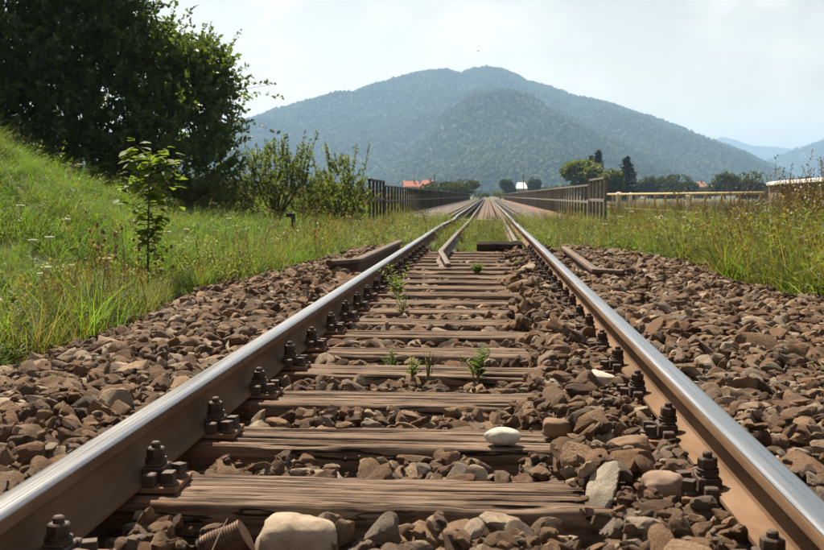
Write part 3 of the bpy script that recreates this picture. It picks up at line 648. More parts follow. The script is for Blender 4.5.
FRONT = [(sx * (1 - q / sy), sy - q, a * 0.95, 0.05) for sx, sy, a, b_ in SPECIAL for q in (0.08, 0.15)]
SPECIAL.append((-0.58, 2.21, 0.085, 0.09)); SPECIAL.append((0.212, 2.10, 0.045, 0.045))

def allowed(x, y, r):
    if abs(x - LX) < 0.066 + 0.35 * r or abs(x - RX) < 0.062 + 0.30 * r: return False
    if LX < x < RX:
        for f_ in fronts:
            if f_ - 0.55 * r < y < f_ + SW + 0.55 * r:
                lim = 0.23 + 0.05 * math.sin(f_ * 5.1) + (0.12 if y > 5.5 else 0)
                if x < lim: return random.random() < 0.05 and r < 0.017
                break
        for cx, cy in CLAMPS:
            if abs(cy - y) < 0.095 + 0.6 * r and abs(cx - x) < 0.055 + 0.7 * r: return False
    for sx, sy, a, b_ in SPECIAL:
        if ((x - sx) / (a + 0.55 * r)) ** 2 + ((y - sy) / (b_ + 0.55 * r)) ** 2 < 1: return False
    for sx, sy, a, b_ in FRONT:
        if r > 0.024 and ((x - sx) / (a + 0.6 * r)) ** 2 + ((y - sy) / (b_ + 0.6 * r)) ** 2 < 1: return False
    if abs(x + 1.09) < 0.06 + 0.4 * r and y > 8.7: return False
    if abs(x - 0.9) < 0.06 + 0.4 * r and y > 8.5: return False
    return True
stones = []
def drop(n, r0, r1, ylo, yhi, lift=0.30):
    for _ in range(n):
        y = ylo + (yhi - ylo) * random.random(); x = random.uniform(-2.75, 2.75)
        px = x / y * F + PX
        if px < -900 or px > 1900: continue
        if x < -2.15 - 0.25 * math.sin(y * 0.9) - 0.3 * random.random() or x > 2.35 + 0.25 * math.sin(y * 1.1) + 0.3 * random.random(): continue
        if y > 12.5 and random.random() < (y - 12.5) / 2.5: continue
        r = r0 + (r1 - r0) * random.random() ** 1.6
        if LX < x < 0.15: r = min(r, random.uniform(0.04, 0.062))
        if not allowed(x, y, r): continue
        b_ = r * random.uniform(0.65, 0.95); c = r * random.uniform(0.42, 0.72)
        i = int((x - bx0) / gs); j = int((y - by0) / gs); q = max(1, int(r * 0.6 / gs))
        patch = H[max(j - q, 0):j + q + 1, max(i - q, 0):i + q + 1]
        if patch.size == 0: continue
        z = 0.55 * float(patch.mean()) + 0.45 * float(patch.max()) + lift * c
        cap = ballast_z(x, y) + (0.085 if not LX < x < RX else (0.085 if x < 0.15 else 0.085))
        if z + c > cap + 0.03: continue
        gxs = (H[min(j + q, len(gy) - 1), i] - H[max(j - q, 0), i]) / (2 * q * gs) if 0 <= i < len(gx) else 0
        gys = (H[j, min(i + q, len(gx) - 1)] - H[j, max(i - q, 0)]) / (2 * q * gs) if j < len(gy) else 0
        rot = (math.atan(gxs) * 0.7 + random.uniform(-0.3, 0.3), -math.atan(gys) * 0.7 + random.uniform(-0.3, 0.3), random.random() * 6.283)
        if 0.40 < x < RX and z + c > 0.045: continue
        stones.append((x, y, z, r, b_, c, rot)); stamp(x, y, z, r, b_ * 1.1, c)
drop(2600, 0.050, 0.085, 1.6, 7); drop(2600, 0.048, 0.08, 7, 15)
drop(6500, 0.030, 0.062, 1.6, 7); drop(8000, 0.030, 0.058, 7, 15)
drop(9000, 0.016, 0.034, 1.6, 5.0); drop(5000, 0.006, 0.014, 1.7, 4.2, 0.6); drop(6000, 0.020, 0.036, 5, 12)
drop(7000, 0.028, 0.055, 1.6, 7, 0.5)
stones.sort(key=lambda s: -s[3] / math.hypot(s[0], s[1]) * (1 if (s[1] > 2.05 and -20 < s[0] / s[1] * F + PX < 844) else 0))
for s in stones[:300]:
    link('stone', random.choice(ROCKS), bed, s[:3], s[6], (s[3] * 1.06, s[4] * 1.2, s[5] * 1.5))
S_ = np.array([[*s[:3], s[3] * 1.06, s[4] * 1.2, s[5] * 1.5, *s[6]] for s in stones[300:]])
tag(scatter('loose_stones', S_[:, :3], S_[:, 6:9], S_[:, 3:6], rng.integers(0, len(ROCKS), len(S_)), ROCKS, bed), kind='stuff')

# ------------------------------------------------------------------ small scrap on the ballast
can = empty('rusty_ribbed_tin', (-0.575, 2.235, -0.045)); tag(can, 'rusty crushed ribbed tin beside the big pale stone', 'tin')
can.rotation_euler = (0.25, R(62), 0.35)
mb = MB(); pf = [(0.030, -0.055)]
for k in range(15): pf += [(0.033 + 0.0006 * k, -0.05 + k * 0.0065), (0.0312 + 0.0006 * k, -0.0468 + k * 0.0065)]
mb.lathe(pf, (0, 0, 0), 20); o = mb.build('body', M['can_rust'], can, angle=60)
for v in o.data.vertices: v.co.y *= 0.72; v.co.x += 0.006 * math.sin(v.co.z * 40)
mb = MB(); mb.lathe([(0.034, -0.062), (0.036, -0.058), (0.036, -0.0555), (0.02, -0.0553)], (0, 0, 0), 20); o = mb.build('lid', M['dark_rust'], can, angle=60)
for v in o.data.vertices: v.co.y *= 0.72
lid = empty('rusty_tin_lid', (0.212, 2.095, -0.035)); tag(lid, 'round rusty tin with ringed lid at the bottom edge', 'tin'); lid.rotation_euler = (-0.25, 0.12, 0)
mb = MB(); mb.lathe([(0.030, -0.045), (0.036, -0.04), (0.037, 0.0), (0.039, 0.003), (0.039, 0.006), (0.035, 0.006), (0.034, 0.0)], (0, 0, 0), 28); mb.build('body', M['dark_rust'], lid, angle=50)
mb = MB(); mb.lathe([(0.0338, -0.001), (0.030, -0.002), (0.029, 0.001), (0.026, 0.001), (0.025, -0.003), (0.021, -0.003), (0.020, 0.0), (0.017, 0.0), (0.016, -0.004), (0.010, -0.004), (0.0, -0.003)], (0, 0, 0), 28); mb.build('ringed_lid', M['can_rust'], lid, angle=40)
mb = MB(); mb.tube([(-0.60, 2.13, -0.07), (-0.578, 2.17, -0.01), (-0.565, 2.20, 0.02)], [0.0014, 0.0016, 0.001], 5); o = mb.build('dry_straw', M['straw']); tag(o, 'pale dry straw leaning over the rusty ribbed tin', 'straw')
for k, (p0, p1, lb) in enumerate([((1.76, 5.62, 0.05), (1.90, 5.38, 0.055), 'pale dry stick lying on the ballast near the weedy edge'), ((2.02, 6.15, 0.06), (2.30, 5.95, 0.04), 'grey dry stick beside the ballast edge, behind the pale one')]):
    mb = MB(); a, c = Vector(p0), Vector(p1); mid = (a + c) / 2 + Vector((0.01, 0.01, 0.015)); mb.tube([a, mid, c], [0.005, 0.006, 0.004], 6); tag(mb.build('dry_stick', M['straw'], smooth=True), lb, 'stick')

# ------------------------------------------------------------------ railway bridge and its railings
B0, B1 = 29.5, 196.0
br = empty('railway_bridge', (0, B0, 0)); tag(br, 'long railway bridge with plank walkways carrying the track towards the mountain', 'bridge')
def bpart(name, m, boxes, kind=None, bevel=0):
    mb = MB()
    for b_ in boxes: mb.box(b_[0], b_[1], b_[2] - B0, b_[3] - B0, b_[4], b_[5])
    o = mb.build(name, m, br, bevel=bevel)
    if kind: o['kind'] = kind
    return o
for x in (LX, RX): bpart('girder', M['steel_dark'], [(x - 0.12, x + 0.12, 31.1, B1, -0.9, 0.012)])
bpart('abutment', M['concrete'], [(-3.5, 3.3, 31.0, 33.0, -4.2, -0.28)]); bpart('abutment', M['concrete'], [(-3.5, 3.3, B1, B1 + 2, -4.6, -0.1)])
bpart('end_beam', M['concrete'], [(-1.15, 0.85, 30.6, 30.95, -0.25, 0.035)], bevel=0.01)
bpart('cross_timbers', M['bridge_timber'], [(TC - 1.25, TC + 1.25, y, y + 0.22, -0.5, -0.28 - 0.01 * random.random()) for y in np.arange(31.2, B1, 0.9)], 'stuff')
bpart('centre_boards', M['bridge_timber'], [(-0.33 + 0.21 * k, -0.14 + 0.21 * k, 31.1, B1, -0.02, 0.01) for k in range(3)], 'stuff')
lw = []
y = 27.6
while y < B1:
    h_ = 0.006 * random.random(); lw.append((-3.28 + 0.03 * random.random(), -1.62 + 0.05 * random.random(), y, y + 0.23, -0.06, -0.008 + h_)); y += 0.245
bpart('walkway_planks', M['deck'], lw, 'stuff')
rw = []; y = 29.8
while y < B1:
    h_ = 0.006 * random.random(); rw.append((1.32 - 0.05 * random.random(), 2.1, y, y + 0.23, -0.06, -0.008 + h_)); y += 0.245
bpart('walkway_planks', M['deck'], rw, 'stuff')
bpart('side_channel', M['red_deck'], [(2.13, 2.98, 29.5, B1, -0.06, 0.0)])
for x in (-1.5, 1.2, -3.2, 2.9): bpart('stringer', M['steel_dark'], [(x - 0.08, x + 0.08, 33, B1, -0.5, -0.065)])
for y in (75, 118, 160): bpart('pier', M['concrete'], [(-2.6, 2.4, y - 0.8, y + 0.8, -5.2, -1.5)], bevel=0.05)

def railing(x, y0, sec, label, mats, step=1.2):
    o = empty('bridge_railing', (x, y0, 0)); tag(o, label, 'railing', 'railings along the bridge')
    def pm(h): 
        mb = MB(); mb.box(-0.036, 0.036, -0.036, 0.036, -0.25, h); return mb.mesh('post', mats, bevel=0.006)
    tall, short = pm(1.14), pm(1.0)
    n = int(sec / 0.95); ys_ = [sec * k / n for k in range(n + 1)]
    for q in ys_: link('post', tall, o, (0, q, 0))
    q = sec + 0.5; k = 0
    while y0 + q < B1 and k < 138: link('post', short, o, (0, q, 0)); q += step; k += 1
    def rl(nm, z, a, b_, wx, hz):
        mb = MB(); 
        t = a
        while t < b_ - 0.05:
            e = min(t + 6, b_); mb.box(-wx / 2, wx / 2, t + 0.008, e, z, z + hz); t = e
        return mb.build(nm, mats, o, bevel=0.006)
    rl('top_rail', 1.142, -0.05, sec + 0.05, 0.11, 0.06); rl('mid_rail', 0.56, -0.04, sec + 0.04, 0.085, 0.08)
    rl('top_rail', 1.002, sec + 0.3, B1 - y0, 0.10, 0.055); rl('mid_rail', 0.50, sec + 0.3, B1 - y0, 0.085, 0.07)
    return o
railing(-3.3, 29.1, 3.9, 'shaded dark slatted bridge railing on the side of the bushes', M['shaded_railing'])
railing(3.0, 26.9, 3.8, 'weathered grey bridge railing on the side of the yellow fence', M['railing'])
mb = MB(); mb.box(-0.06, 0.06, -0.06, 0.06, 0, 1.2)
tag(link('post', mb.mesh('post', M['bollard'], bevel=0.01), None, (-3.35, 197.0, -0.1)), 'pale post where the bushes meet the far end of the dark railing', 'post')

# ------------------------------------------------------------------ yellow road railing, bollards, parapet
def fpt(k): return Vector((7.0 + 0.127 * k, 50 - 2 * k, 0.0))
yr_ = empty('road_railing', fpt(0)); tag(yr_, 'faded yellow tubular railing with arched bars beyond the weeds', 'railing')
o0 = fpt(0); mb = MB(); mb.tube([fpt(-4) + Vector((0, 0, 0.80)) - o0, fpt(9.2) + Vector((0, 0, 0.80)) - o0], 0.05, 8); mb.build('top_rail', M['yellow'], yr_, smooth=True)
mb = MB(); mb.tube([fpt(-4) + Vector((0, 0, 0.10)) - o0, fpt(9.2) + Vector((0, 0, 0.10)) - o0], 0.03, 8); mb.build('bottom_rail', M['yellow'], yr_, smooth=True)
mb = MB(); pth = [Vector((0, 0, -0.1)), Vector((0, 0, 0.45))] + [Vector((0.02 * 0, -0.30 * (1 - math.cos(t)), 0.45 + 0.31 * math.sin(t))) for t in np.linspace(0.2, 1.45, 6)]
mb.tube(pth, 0.04, 7); BAR = mb.mesh('arched_bar', M['yellow'], smooth=True)
for k in np.arange(-4, 9.2, 1.0): link('arched_bar', BAR, yr_, fpt(k) - o0)
mb = MB(); mb.lathe([(0.125, -0.2), (0.12, 0.72), (0.135, 0.73), (0.165, 0.76), (0.17, 0.84), (0.14, 0.91), (0.08, 0.945), (0.0, 0.955)], (0, 0, 0), 14); BOL = mb.mesh('bollard', M['bollard'], angle=50)
for (x, y, s), lb in zip([(6.72, 54.2, 1.0), (7.75, 41.0, 0.86), (10.8, 80.0, 1.0)], ['white round-capped bollard at the end of the yellow railing', 'pale bollard behind the middle of the yellow railing', 'small far white bollard just past the first bollard']):
    tag(link('bollard', BOL, None, (x, y, float(ground_z(x, y)) if y < 60 else 0.0), (0, 0, 0), (s, s, s)), lb, 'bollard', 'bollards along the road')
pw = empty('parapet_wall', (8.35, 31.2, 0)); tag(pw, 'low brown wall with white coping stones behind tall weeds', 'wall')
d_ = Vector((0.20, -11.5, 0)); pz0, pz1 = 1.0, 1.12
mb = MB(); 
ang = math.atan2(d_.x, -d_.y)
mb.add([(-0.15, 0, -0.6), (0.15, 0, -0.6), (0.15 + d_.x, d_.y, -0.6), (-0.15 + d_.x, d_.y, -0.6), (-0.15, 0, pz0), (0.15, 0, pz0), (0.15 + d_.x, d_.y, pz1), (-0.15 + d_.x, d_.y, pz1)],
       [(0, 1, 2, 3), (4, 7, 6, 5), (0, 4, 5, 1), (1, 5, 6, 2), (2, 6, 7, 3), (3, 7, 4, 0)]); mb.build('masonry', M['masonry'], pw)
mb = MB(); mb.box(-0.24, 0.24, -0.94, 0.94, 0.004, 0.115); COP = mb.mesh('coping_stone', M['coping'], bevel=0.02)
for k in range(6):
    t = (k + 0.5) / 6; link('coping_stone', COP, pw, (d_.x * t, d_.y * t, pz0 + (pz1 - pz0) * t + random.uniform(-0.004, 0.01)), (random.uniform(-0.012, 0.012) - 0.0104, random.uniform(-0.02, 0.02), ang * 1.0 + random.uniform(-0.015, 0.015)))

# ------------------------------------------------------------------ stake by the bushes
sk = empty('metal_stake', (-3.76, 20.0, 0.06)); tag(sk, 'dark stake with a short bent arm standing in the grass', 'stake')
mb = MB(); mb.box(-0.035, 0.035, -0.03, 0.03, -0.3, 0.33); mb.build('post', M['black'], sk, bevel=0.01)
mb = MB(); mb.box(-0.15, -0.036, -0.028, 0.028, 0.25, 0.34); mb.build('arm', M['black'], sk, bevel=0.015)

# ------------------------------------------------------------------ trees, bushes
def build_plant(name, loc, label, cat, group, mat_leaf, trunk, twigs, leaf, seed, crown_name='crown', trunk_name='trunk', up=0.6, droop=0.1):
    """trunk: list of (path, radii); twigs: (starts, directions, lengths, leaves per twig)"""
    r = np.random.default_rng(seed); root = empty(name, loc); tag(root, label, cat, group)
    if trunk:
        mb = MB()
        for p, q in trunk: mb.tube(p, q, 7)
        mb.build(trunk_name, M['bark'], root, smooth=True)
    S, D, Ls, m_ = twigs; n = len(S)
    t = (np.arange(m_) + r.random((n, m_))) / m_
    P = S[:, None] + D[:, None] * (Ls[:, None] * t)[..., None]; P[..., 2] -= droop * (Ls[:, None] * t) ** 2
    P = P.reshape(-1, 3); DD = np.repeat(D, m_, 0)
    ld = unit(DD * 0.5 + sph(len(P), r) * 0.8 + np.array([0, 0, 0.1])); nm = unit(sph(len(P), r) * 0.8 + np.array([0, 0, up]))
    ln = leaf[0] * (0.6 + 0.7 * r.random(len(P))); wd = ln * leaf[1]
    V, Fc = leaves_np(P, ld, nm, ln, wd); me = np_mesh(crown_name, V, Fc, mat_leaf)
    o = link(crown_name, me, root)
    # twig wood
    k = min(n, 1200); mb = MB()
    for i in r.permutation(n)[:k]:
        a = Vector(S[i]); c = a + Vector(D[i]) * float(Ls[i]); c.z -= droop * float(Ls[i]) ** 2
        mb.tube([a, c], [leaf[0] * 0.09, leaf[0] * 0.03], 3, cap=False)
    mb.build('twigs', M['bark'], root)
    return root
def lobes(r, n, cen, rad, shell=0.5):
    """random points in a union of ellipsoidal lobes; returns points and outward directions"""
    k = r.integers(0, len(cen), n); cen = np.array(cen)[k]; rad = np.array(rad)[k]
    d = sph(n, r); q = (shell + (1 - shell) * r.random(n)) ** 0.5
    return cen + d * rad * q[:, None], d
r = np.random.default_rng(40)
def limbs(base, top, r0, targets, r):
    out = [([base, base * 0.5 + top * 0.5 + Vector((0.1, 0, 0)), top], [r0, r0 * 0.75, r0 * 0.35])]
    for t in targets:
        a = base.lerp(top, r.uniform(0.3, 0.9)); t = Vector(t); mid = a.lerp(t, 0.5) + Vector((0, 0, -0.1 * (t - a).length))
        out.append(([a, mid, t], [r0 * 0.35, r0 * 0.22, r0 * 0.06]))
    return out
# the big dark tree (two stems standing together) on the left
def bigtree(loc, cen, rad, n, seed, label, leaf=0.135):
    r = np.random.default_rng(seed); S, d = lobes(r, n, cen, rad, 0.35)
    D = unit(d * 0.8 + np.array([0, 0, 0.75]) + sph(n, r) * 0.45); Ls = 0.45 + 0.55 * r.random(n)
    k = r.random(n) < 0.10; Ls[k] *= 1.6 + 0.8 * r.random(k.sum())
    tr = limbs(Vector((0, 0, -0.5)), Vector((0.2, 0, max(c[2] for c in cen))), 0.13, [tuple(c) for c in cen] + [tuple(S[i]) for i in range(0, n, n // 25)], r)
    return build_plant('broadleaf_tree', loc, label, 'tree', 'trees on the bank', M['tree_leaf'], tr, (S, D, Ls, 30), (leaf, 0.6), seed, up=0.5)
gz = lambda x, y: float(ground_z(x, y))
bigtree((-10.2, 26, gz(-10.2, 26)), [(-1.5, 0, 5.6), (0.2, -0.5, 4.4), (0.2, 0, 2.4), (2.3, 0, 2.2), (2.2, -0.3, 1.1), (-1.8, -0.5, 2.6), (2.9, 0.2, 3.15), (1.5, 0, 3.5), (-1.4, 0, 7.0), (0.0, -0.4, 0.9)],
        [(2.4, 2.0, 1.9), (1.35, 1.5, 1.3), (2.2, 1.8, 1.6), (1.25, 1.2, 1.2), (1.6, 1.4, 1.1), (2.0, 1.8, 1.7), (0.55, 0.6, 0.75), (0.9, 0.9, 0.9), (1.8, 1.6, 1.3), (2.2, 1.4, 0.9)], 2300, 3, 'large dark leafy tree with sprays reaching over the bank')
bigtree((-13.2, 24.8, gz(-13.2, 24.8)), [(0, 0, 5.5), (1.5, 0, 3.5), (1.8, 0, 7.2), (0, 0, 2.2), (2.0, 0, 1.6), (3.2, 0.2, 5.2)], [(2.6, 2.2, 2.2), (2.3, 2.0, 1.8), (2.0, 1.8, 1.5), (2.5, 2.0, 1.6), (2.2, 1.6, 1.3), (1.6, 1.5, 1.5)], 2000, 4, 'dark leafy tree cut by the edge of the picture behind the bank')

def bush(loc, w_, h_, n, seed, label, mat_=None, leaf=0.095, shoots=14):
    r = np.random.default_rng(seed)
    n = int(n * 0.95); S, d = lobes(r, n, [(0, 0, h_ * 0.30), (-w_ * 0.25, 0, h_ * 0.22), (w_ * 0.25, 0.1, h_ * 0.22), (0.0, 0, h_ * 0.5)], [(w_ * 0.42, w_ * 0.4, h_ * 0.32), (w_ * 0.3, w_ * 0.3, h_ * 0.24), (w_ * 0.3, w_ * 0.3, h_ * 0.24), (w_ * 0.3, w_ * 0.28, h_ * 0.22)], 0.3)
    D = unit(d * 0.6 + np.array([0, 0, 0.7]) + sph(n, r) * 0.5); Ls = 0.2 + 0.25 * r.random(n)
    sx = (r.random(shoots) - 0.5) * w_ * 0.75
    S2 = np.stack([sx, (r.random(shoots) - 0.5) * w_ * 0.3, h_ * (0.30 + 0.22 * r.random(shoots))], 1); D2 = unit(np.stack([sx * 0.55 / w_ + 0.15 * (r.random(shoots) - 0.5), 0.2 * (r.random(shoots) - 0.5), np.ones(shoots)], 1)); L2 = h_ * (0.35 + 0.30 * r.random(shoots))
    S = np.concatenate([S] + [S2] * 3); D = np.concatenate([D] + [D2] * 3); Ls = np.concatenate([Ls] + [L2] * 3)
    tr = [([Vector((0, 0, -0.2)), Vector(s) * 0.5, Vector(s)], [0.025, 0.018, 0.006]) for s in list(S2) + list(S[:10])]
    return build_plant('bush', loc, label, 'bush', 'bushes near the bridge', mat_ or M['bush_leaf'], tr, (S, D, Ls, 15), (leaf, 0.5), seed, 'foliage', 'stems', up=0.6)
bush((-5.55, 27.0, gz(-5.55, 27)), 2.7, 2.55, 420, 21, 'tall leafy bush with upright shoots next to the big dark tree', shoots=18)
bush((-4.0, 28.2, gz(-4.0, 28.2)), 1.6, 2.4, 230, 22, 'narrower leafy bush with upright shoots touching the dark railing', shoots=9)
bush((-6.9, 25.0, gz(-6.9, 25)), 2.2, 1.2, 300, 23, 'low pale leafy bush at the foot of the big tree', shoots=5)
bush((-4.8, 30.5, gz(-4.8, 30.5)), 2.0, 1.45, 240, 24, 'low bush filling the gap between the two taller bushes', shoots=6)
bush((-7.8, 22.0, gz(-7.8, 22)), 1.6, 0.75, 150, 25, 'small shaded shrub on the bank beneath the tree', shoots=3)
bush((-2.55, 9.6, gz(-2.55, 9.6) - 0.02), 0.62, 0.30, 110, 26, 'small round dark weed bush beside the ballast', leaf=0.035, shoots=4)

def sapling():
    b_ = Vector((-3.06, 9.15, gz(-3.06, 9.15))); o = empty('sapling', b_); tag(o, 'young sapling with broad bright leaves standing before the dark tree', 'sapling')
    mb = MB(); top = Vector((0.05, 0, 1.30)); mb.tube([Vector((0, 0, -0.1)), Vector((0.02, 0, 0.6)), top], [0.012, 0.009, 0.004], 6)
    r = random.Random(5); tips = []
    for k in range(20):
        t = 0.40 + 0.58 * k / 19; a = Vector((0.02, 0, 0)).lerp(top, t); th = r.uniform(0, 6.28)
        c = a + Vector((math.cos(th) * 0.27, math.sin(th) * 0.2, r.uniform(0.02, 0.14))) * (1.0 if t > 0.6 else 0.6); mb.tube([a, c], [0.004, 0.002], 4); tips.append((a, c))
    mb.build('stem', M['bark'], o, smooth=True)
    # one broad leaf, folded along its rib
    ln = 1.0; pts = [(0, 0, 0), (0.25, 0.26, 0.06), (0.55, 0.30, 0.05), (0.82, 0.16, 0.0), (1.0, 0, -0.08), (0.82, -0.16, 0.0), (0.55, -0.30, 0.05), (0.25, -0.26, 0.06), (0.3, 0, 0.0), (0.62, 0, -0.01)]
    fs = [(0, 8, 1), (1, 8, 9, 2), (2, 9, 4, 3), (0, 7, 8), (7, 6, 9, 8), (6, 5, 4, 9)]
    me = bpy.data.meshes.new('leaf'); me.from_pydata(pts, [], fs); me.materials.append(M['sap_leaf']); [setattr(p, 'use_smooth', True) for p in me.polygons]
    def leaf(p, s): link('leaf', me, o, p, (r.uniform(-0.5, 0.5), r.uniform(-0.15, 0.55), r.uniform(0, 6.28)), (s, s, s))
    for a, c in tips:
        for q in range(8): leaf(a.lerp(c, 0.25 + 0.11 * q) + Vector((r.gauss(0, 0.02), r.gauss(0, 0.02), r.gauss(0, 0.02))), r.uniform(0.075, 0.125))
    for q in range(100): leaf(top + Vector((r.uniform(-0.22, 0.22), r.uniform(-0.12, 0.12), r.uniform(-0.34, 0.04))), r.uniform(0.075, 0.125))
    for q in range(170):      # the dense lower part
        z = r.uniform(0.12, 0.95); leaf(Vector((0.02 + r.uniform(-0.13, 0.13), r.uniform(-0.07, 0.07), z)), r.uniform(0.05, 0.09))
sapling()

def thistle(x, y, h_, seed, label, n=11, spread=0.2):
    r = random.Random(seed); o = empty('dried_thistle', (x, y, gz(x, y))); tag(o, label, 'thistle', 'dried thistles on the bank')
    mb = MB(); mb.tube([(0, 0, -0.05), (0.01, 0, h_ * 0.5), (-0.01, 0, h_ * 0.92)], [0.005, 0.004, 0.0025], 5)
    tips = []
    for k in range(n):
        t = 0.4 + 0.55 * k / n; th = r.uniform(0, 6.28); rr = spread * r.uniform(0.3, 1)
        a = Vector((0, 0, h_ * t * 0.92)); c = a + Vector((math.cos(th) * rr, math.sin(th) * rr, r.uniform(0.02, 0.14) * h_)); mb.tube([a, a.lerp(c, 0.5) + Vector((0, 0, -0.01)), c], [0.0025, 0.002, 0.0015], 4); tips.append(c)
    tips.append(Vector((-0.01, 0, h_ * 0.93))); mb.build('stem', M['brown_stem'], o)
    hb = MB(); hb.lathe([(0.003, -0.012), (0.011, -0.006), (0.012, 0.003), (0.008, 0.010), (0.013, 0.020), (0.0, 0.014)], (0, 0, 0), 8); hm = hb.mesh('flower_head', M['thistle'])
    for c in tips: link('flower_head', hm, o, c, (r.uniform(-0.5, 0.5), r.uniform(-0.5, 0.5), 0), (1.1, 1.1, 1.1))
thistle(-3.50, 9.15, 0.66, 1, 'dried brown thistle standing apart from the sapling, the leftmost of three', 12, 0.17)
thistle(-3.22, 9.0, 0.68, 2, 'dried brown thistle close beside the sapling, between it and another thistle', 10, 0.15)
thistle(-2.93, 9.0, 0.60, 3, 'dried brown thistle on the ballast side of the sapling', 10, 0.17)

# far trees, conifers, houses beyond the bridge
def fartree(px, top, Y, wpx, label, mat_=None, seed=1, n=520, base=-0.3, leaf=None, lob=6):
    r = np.random.default_rng(seed); x = (px - PX) / F * Y; h_ = CZ + (PY - top) / F * Y - base; w_ = wpx / F * Y
    cen = [(0, 0, h_ * 0.55)]; rad = [(w_ * 0.36, w_ * 0.36, h_ * 0.36)]
    for k in range(lob):
        th = r.random() * 6.28; cen.append((math.cos(th) * w_ * 0.27, math.sin(th) * w_ * 0.27, h_ * r.uniform(0.14, 0.72))); q = r.uniform(0.16, 0.26); rad.append((w_ * q, w_ * q, h_ * q * 0.8))
    n = int(n * 1.5); S, d = lobes(r, n, cen, rad, 0.5); D = unit(d + np.array([0, 0, 0.3]) + sph(n, r) * 0.4); Ls = np.full(n, h_ * 0.05) * (0.5 + r.random(n))
    tr = limbs(Vector((0, 0, -1)), Vector((0, 0, h_ * 0.6)), w_ * 0.035, [tuple(c) for c in cen], r)
    return build_plant('broadleaf_tree', (x, Y, base), label, 'tree', 'far trees beyond the bridge', mat_ or M['far_leaf'], tr, (S, D, Ls, 10), (leaf or h_ * 0.07, 0.65), seed)
fartree(585, 158, 215, 46, 'light green round tree rising behind the weathered railing', M['far_light'], 51, 900)
fartree(607, 168, 200, 26, 'smaller light green tree between the two conifers', M['far_light'], 52, 500)
fartree(645, 174.5, 330, 27, 'round dark tree between the tall conifer and another round tree', None, 53)
fartree(673, 173, 320, 42, 'broad dark tree left of the pink house', None, 54, 700)
fartree(719, 171, 310, 34, 'dark tree standing right of the pink house', None, 55, 600)
fartree(742, 170, 315, 38, 'widest dark tree, rightmost before the white coping', None, 56, 700)
fartree(790, 176, 360, 26, 'low dark tree top showing above the white coping', None, 57)
fartree(508, 178, 380, 16, 'small hazy tree left of the white house', None, 58)
fartree(533, 177, 400, 14, 'small dark round tree right of the white house', None, 59)
fartree(438, 180, 225, 38, 'bushy tree at the far end of the dark railing, nearer the red roofs', None, 60, 600)
fartree(462, 178, 222, 40, 'bushy tree at the far end of the dark railing, nearer the track', None, 61, 600)
fartree(500, 190, 260, 16, 'low green shrub where the track ends beyond the bridge', M['far_light'], 62, 200)
fartree(551, 186, 420, 26, 'low hazy shrub row behind the weathered railing', None, 63, 300)
fartree(480, 190, 300, 22, 'low shrub beside the far end of the track', None, 64, 300)
for k, (px, top, Y, w_) in enumerate([(632, 185, 340, 30), (657, 186, 360, 34), (690, 186, 350, 26), (705, 184, 345, 24), (763, 182, 340, 30), (560, 184, 300, 24), (398, 188, 330, 40), (372, 186, 300, 40)]):
    fartree(px, top, Y, w_, ['low green shrub at the foot of the tall spruce', 'low shrub in front of the tiny pale house', 'low shrub left of the pink house', 'low shrub right of the pink house', 'low shrub at the end of the dark tree row', 'low shrub left of the light green tree', 'low shrub below the red roofs', 'low shrub behind the start of the dark railing'][k], None, 80 + k, 260)
def conifer(px, top, Y, wpx, label, seed, base=-0.3):
    r = np.random.default_rng(seed); x = (px - PX) / F * Y; h_ = CZ + (PY - top) / F * Y - base; w_ = wpx / F * Y
    o = empty('spruce', (x, Y, base)); tag(o, label, 'tree', 'spruces beyond the bridge')
    mb = MB(); mb.tube([(0, 0, -0.5), (0, 0, h_)], [w_ * 0.045, 0.02], 7); mb.build('trunk', M['bark'], o)
    P = []; D = []; LN = []
    lv = 26
    for k in range(lv):
        t = k / lv; z = h_ * (0.06 + 0.93 * t); rad = w_ * 0.5 * (1 - t) ** 0.85 * r.uniform(0.75, 1.15) + 0.05
        for q in range(int(13 - 5 * t)):
            th = r.random() * 6.28; dd = np.array([math.cos(th), math.sin(th), -0.25 + 0.35 * t])
            for s in range(12):
                u = (s + r.random()) / 12; P.append(np.array([0, 0, z]) + dd * rad * u + np.array([0, 0, 0.12 * rad * u * u])); D.append(dd * 0.6 + r.normal(size=3) * 0.6 + np.array([0, 0, -0.25])); LN.append(h_ * 0.075 * (0.6 + 0.6 * r.random()))
    P = np.array(P); V, Fc = leaves_np(P, np.array(D), sph(len(P), r) + np.array([0, 0, 0.6]), np.array(LN), np.array(LN) * 0.35)
    link('crown', np_mesh('crown', V, Fc, M['conifer']), o)
conifer(624, 157, 230, 34, 'tall dark spruce standing alone left of the round trees', 71)
conifer(596, 151, 250, 22, 'slim dark spruce top behind the light green tree', 72)
conifer(589, 156, 255, 18, 'shorter slim spruce top beside the other behind the light tree', 73)

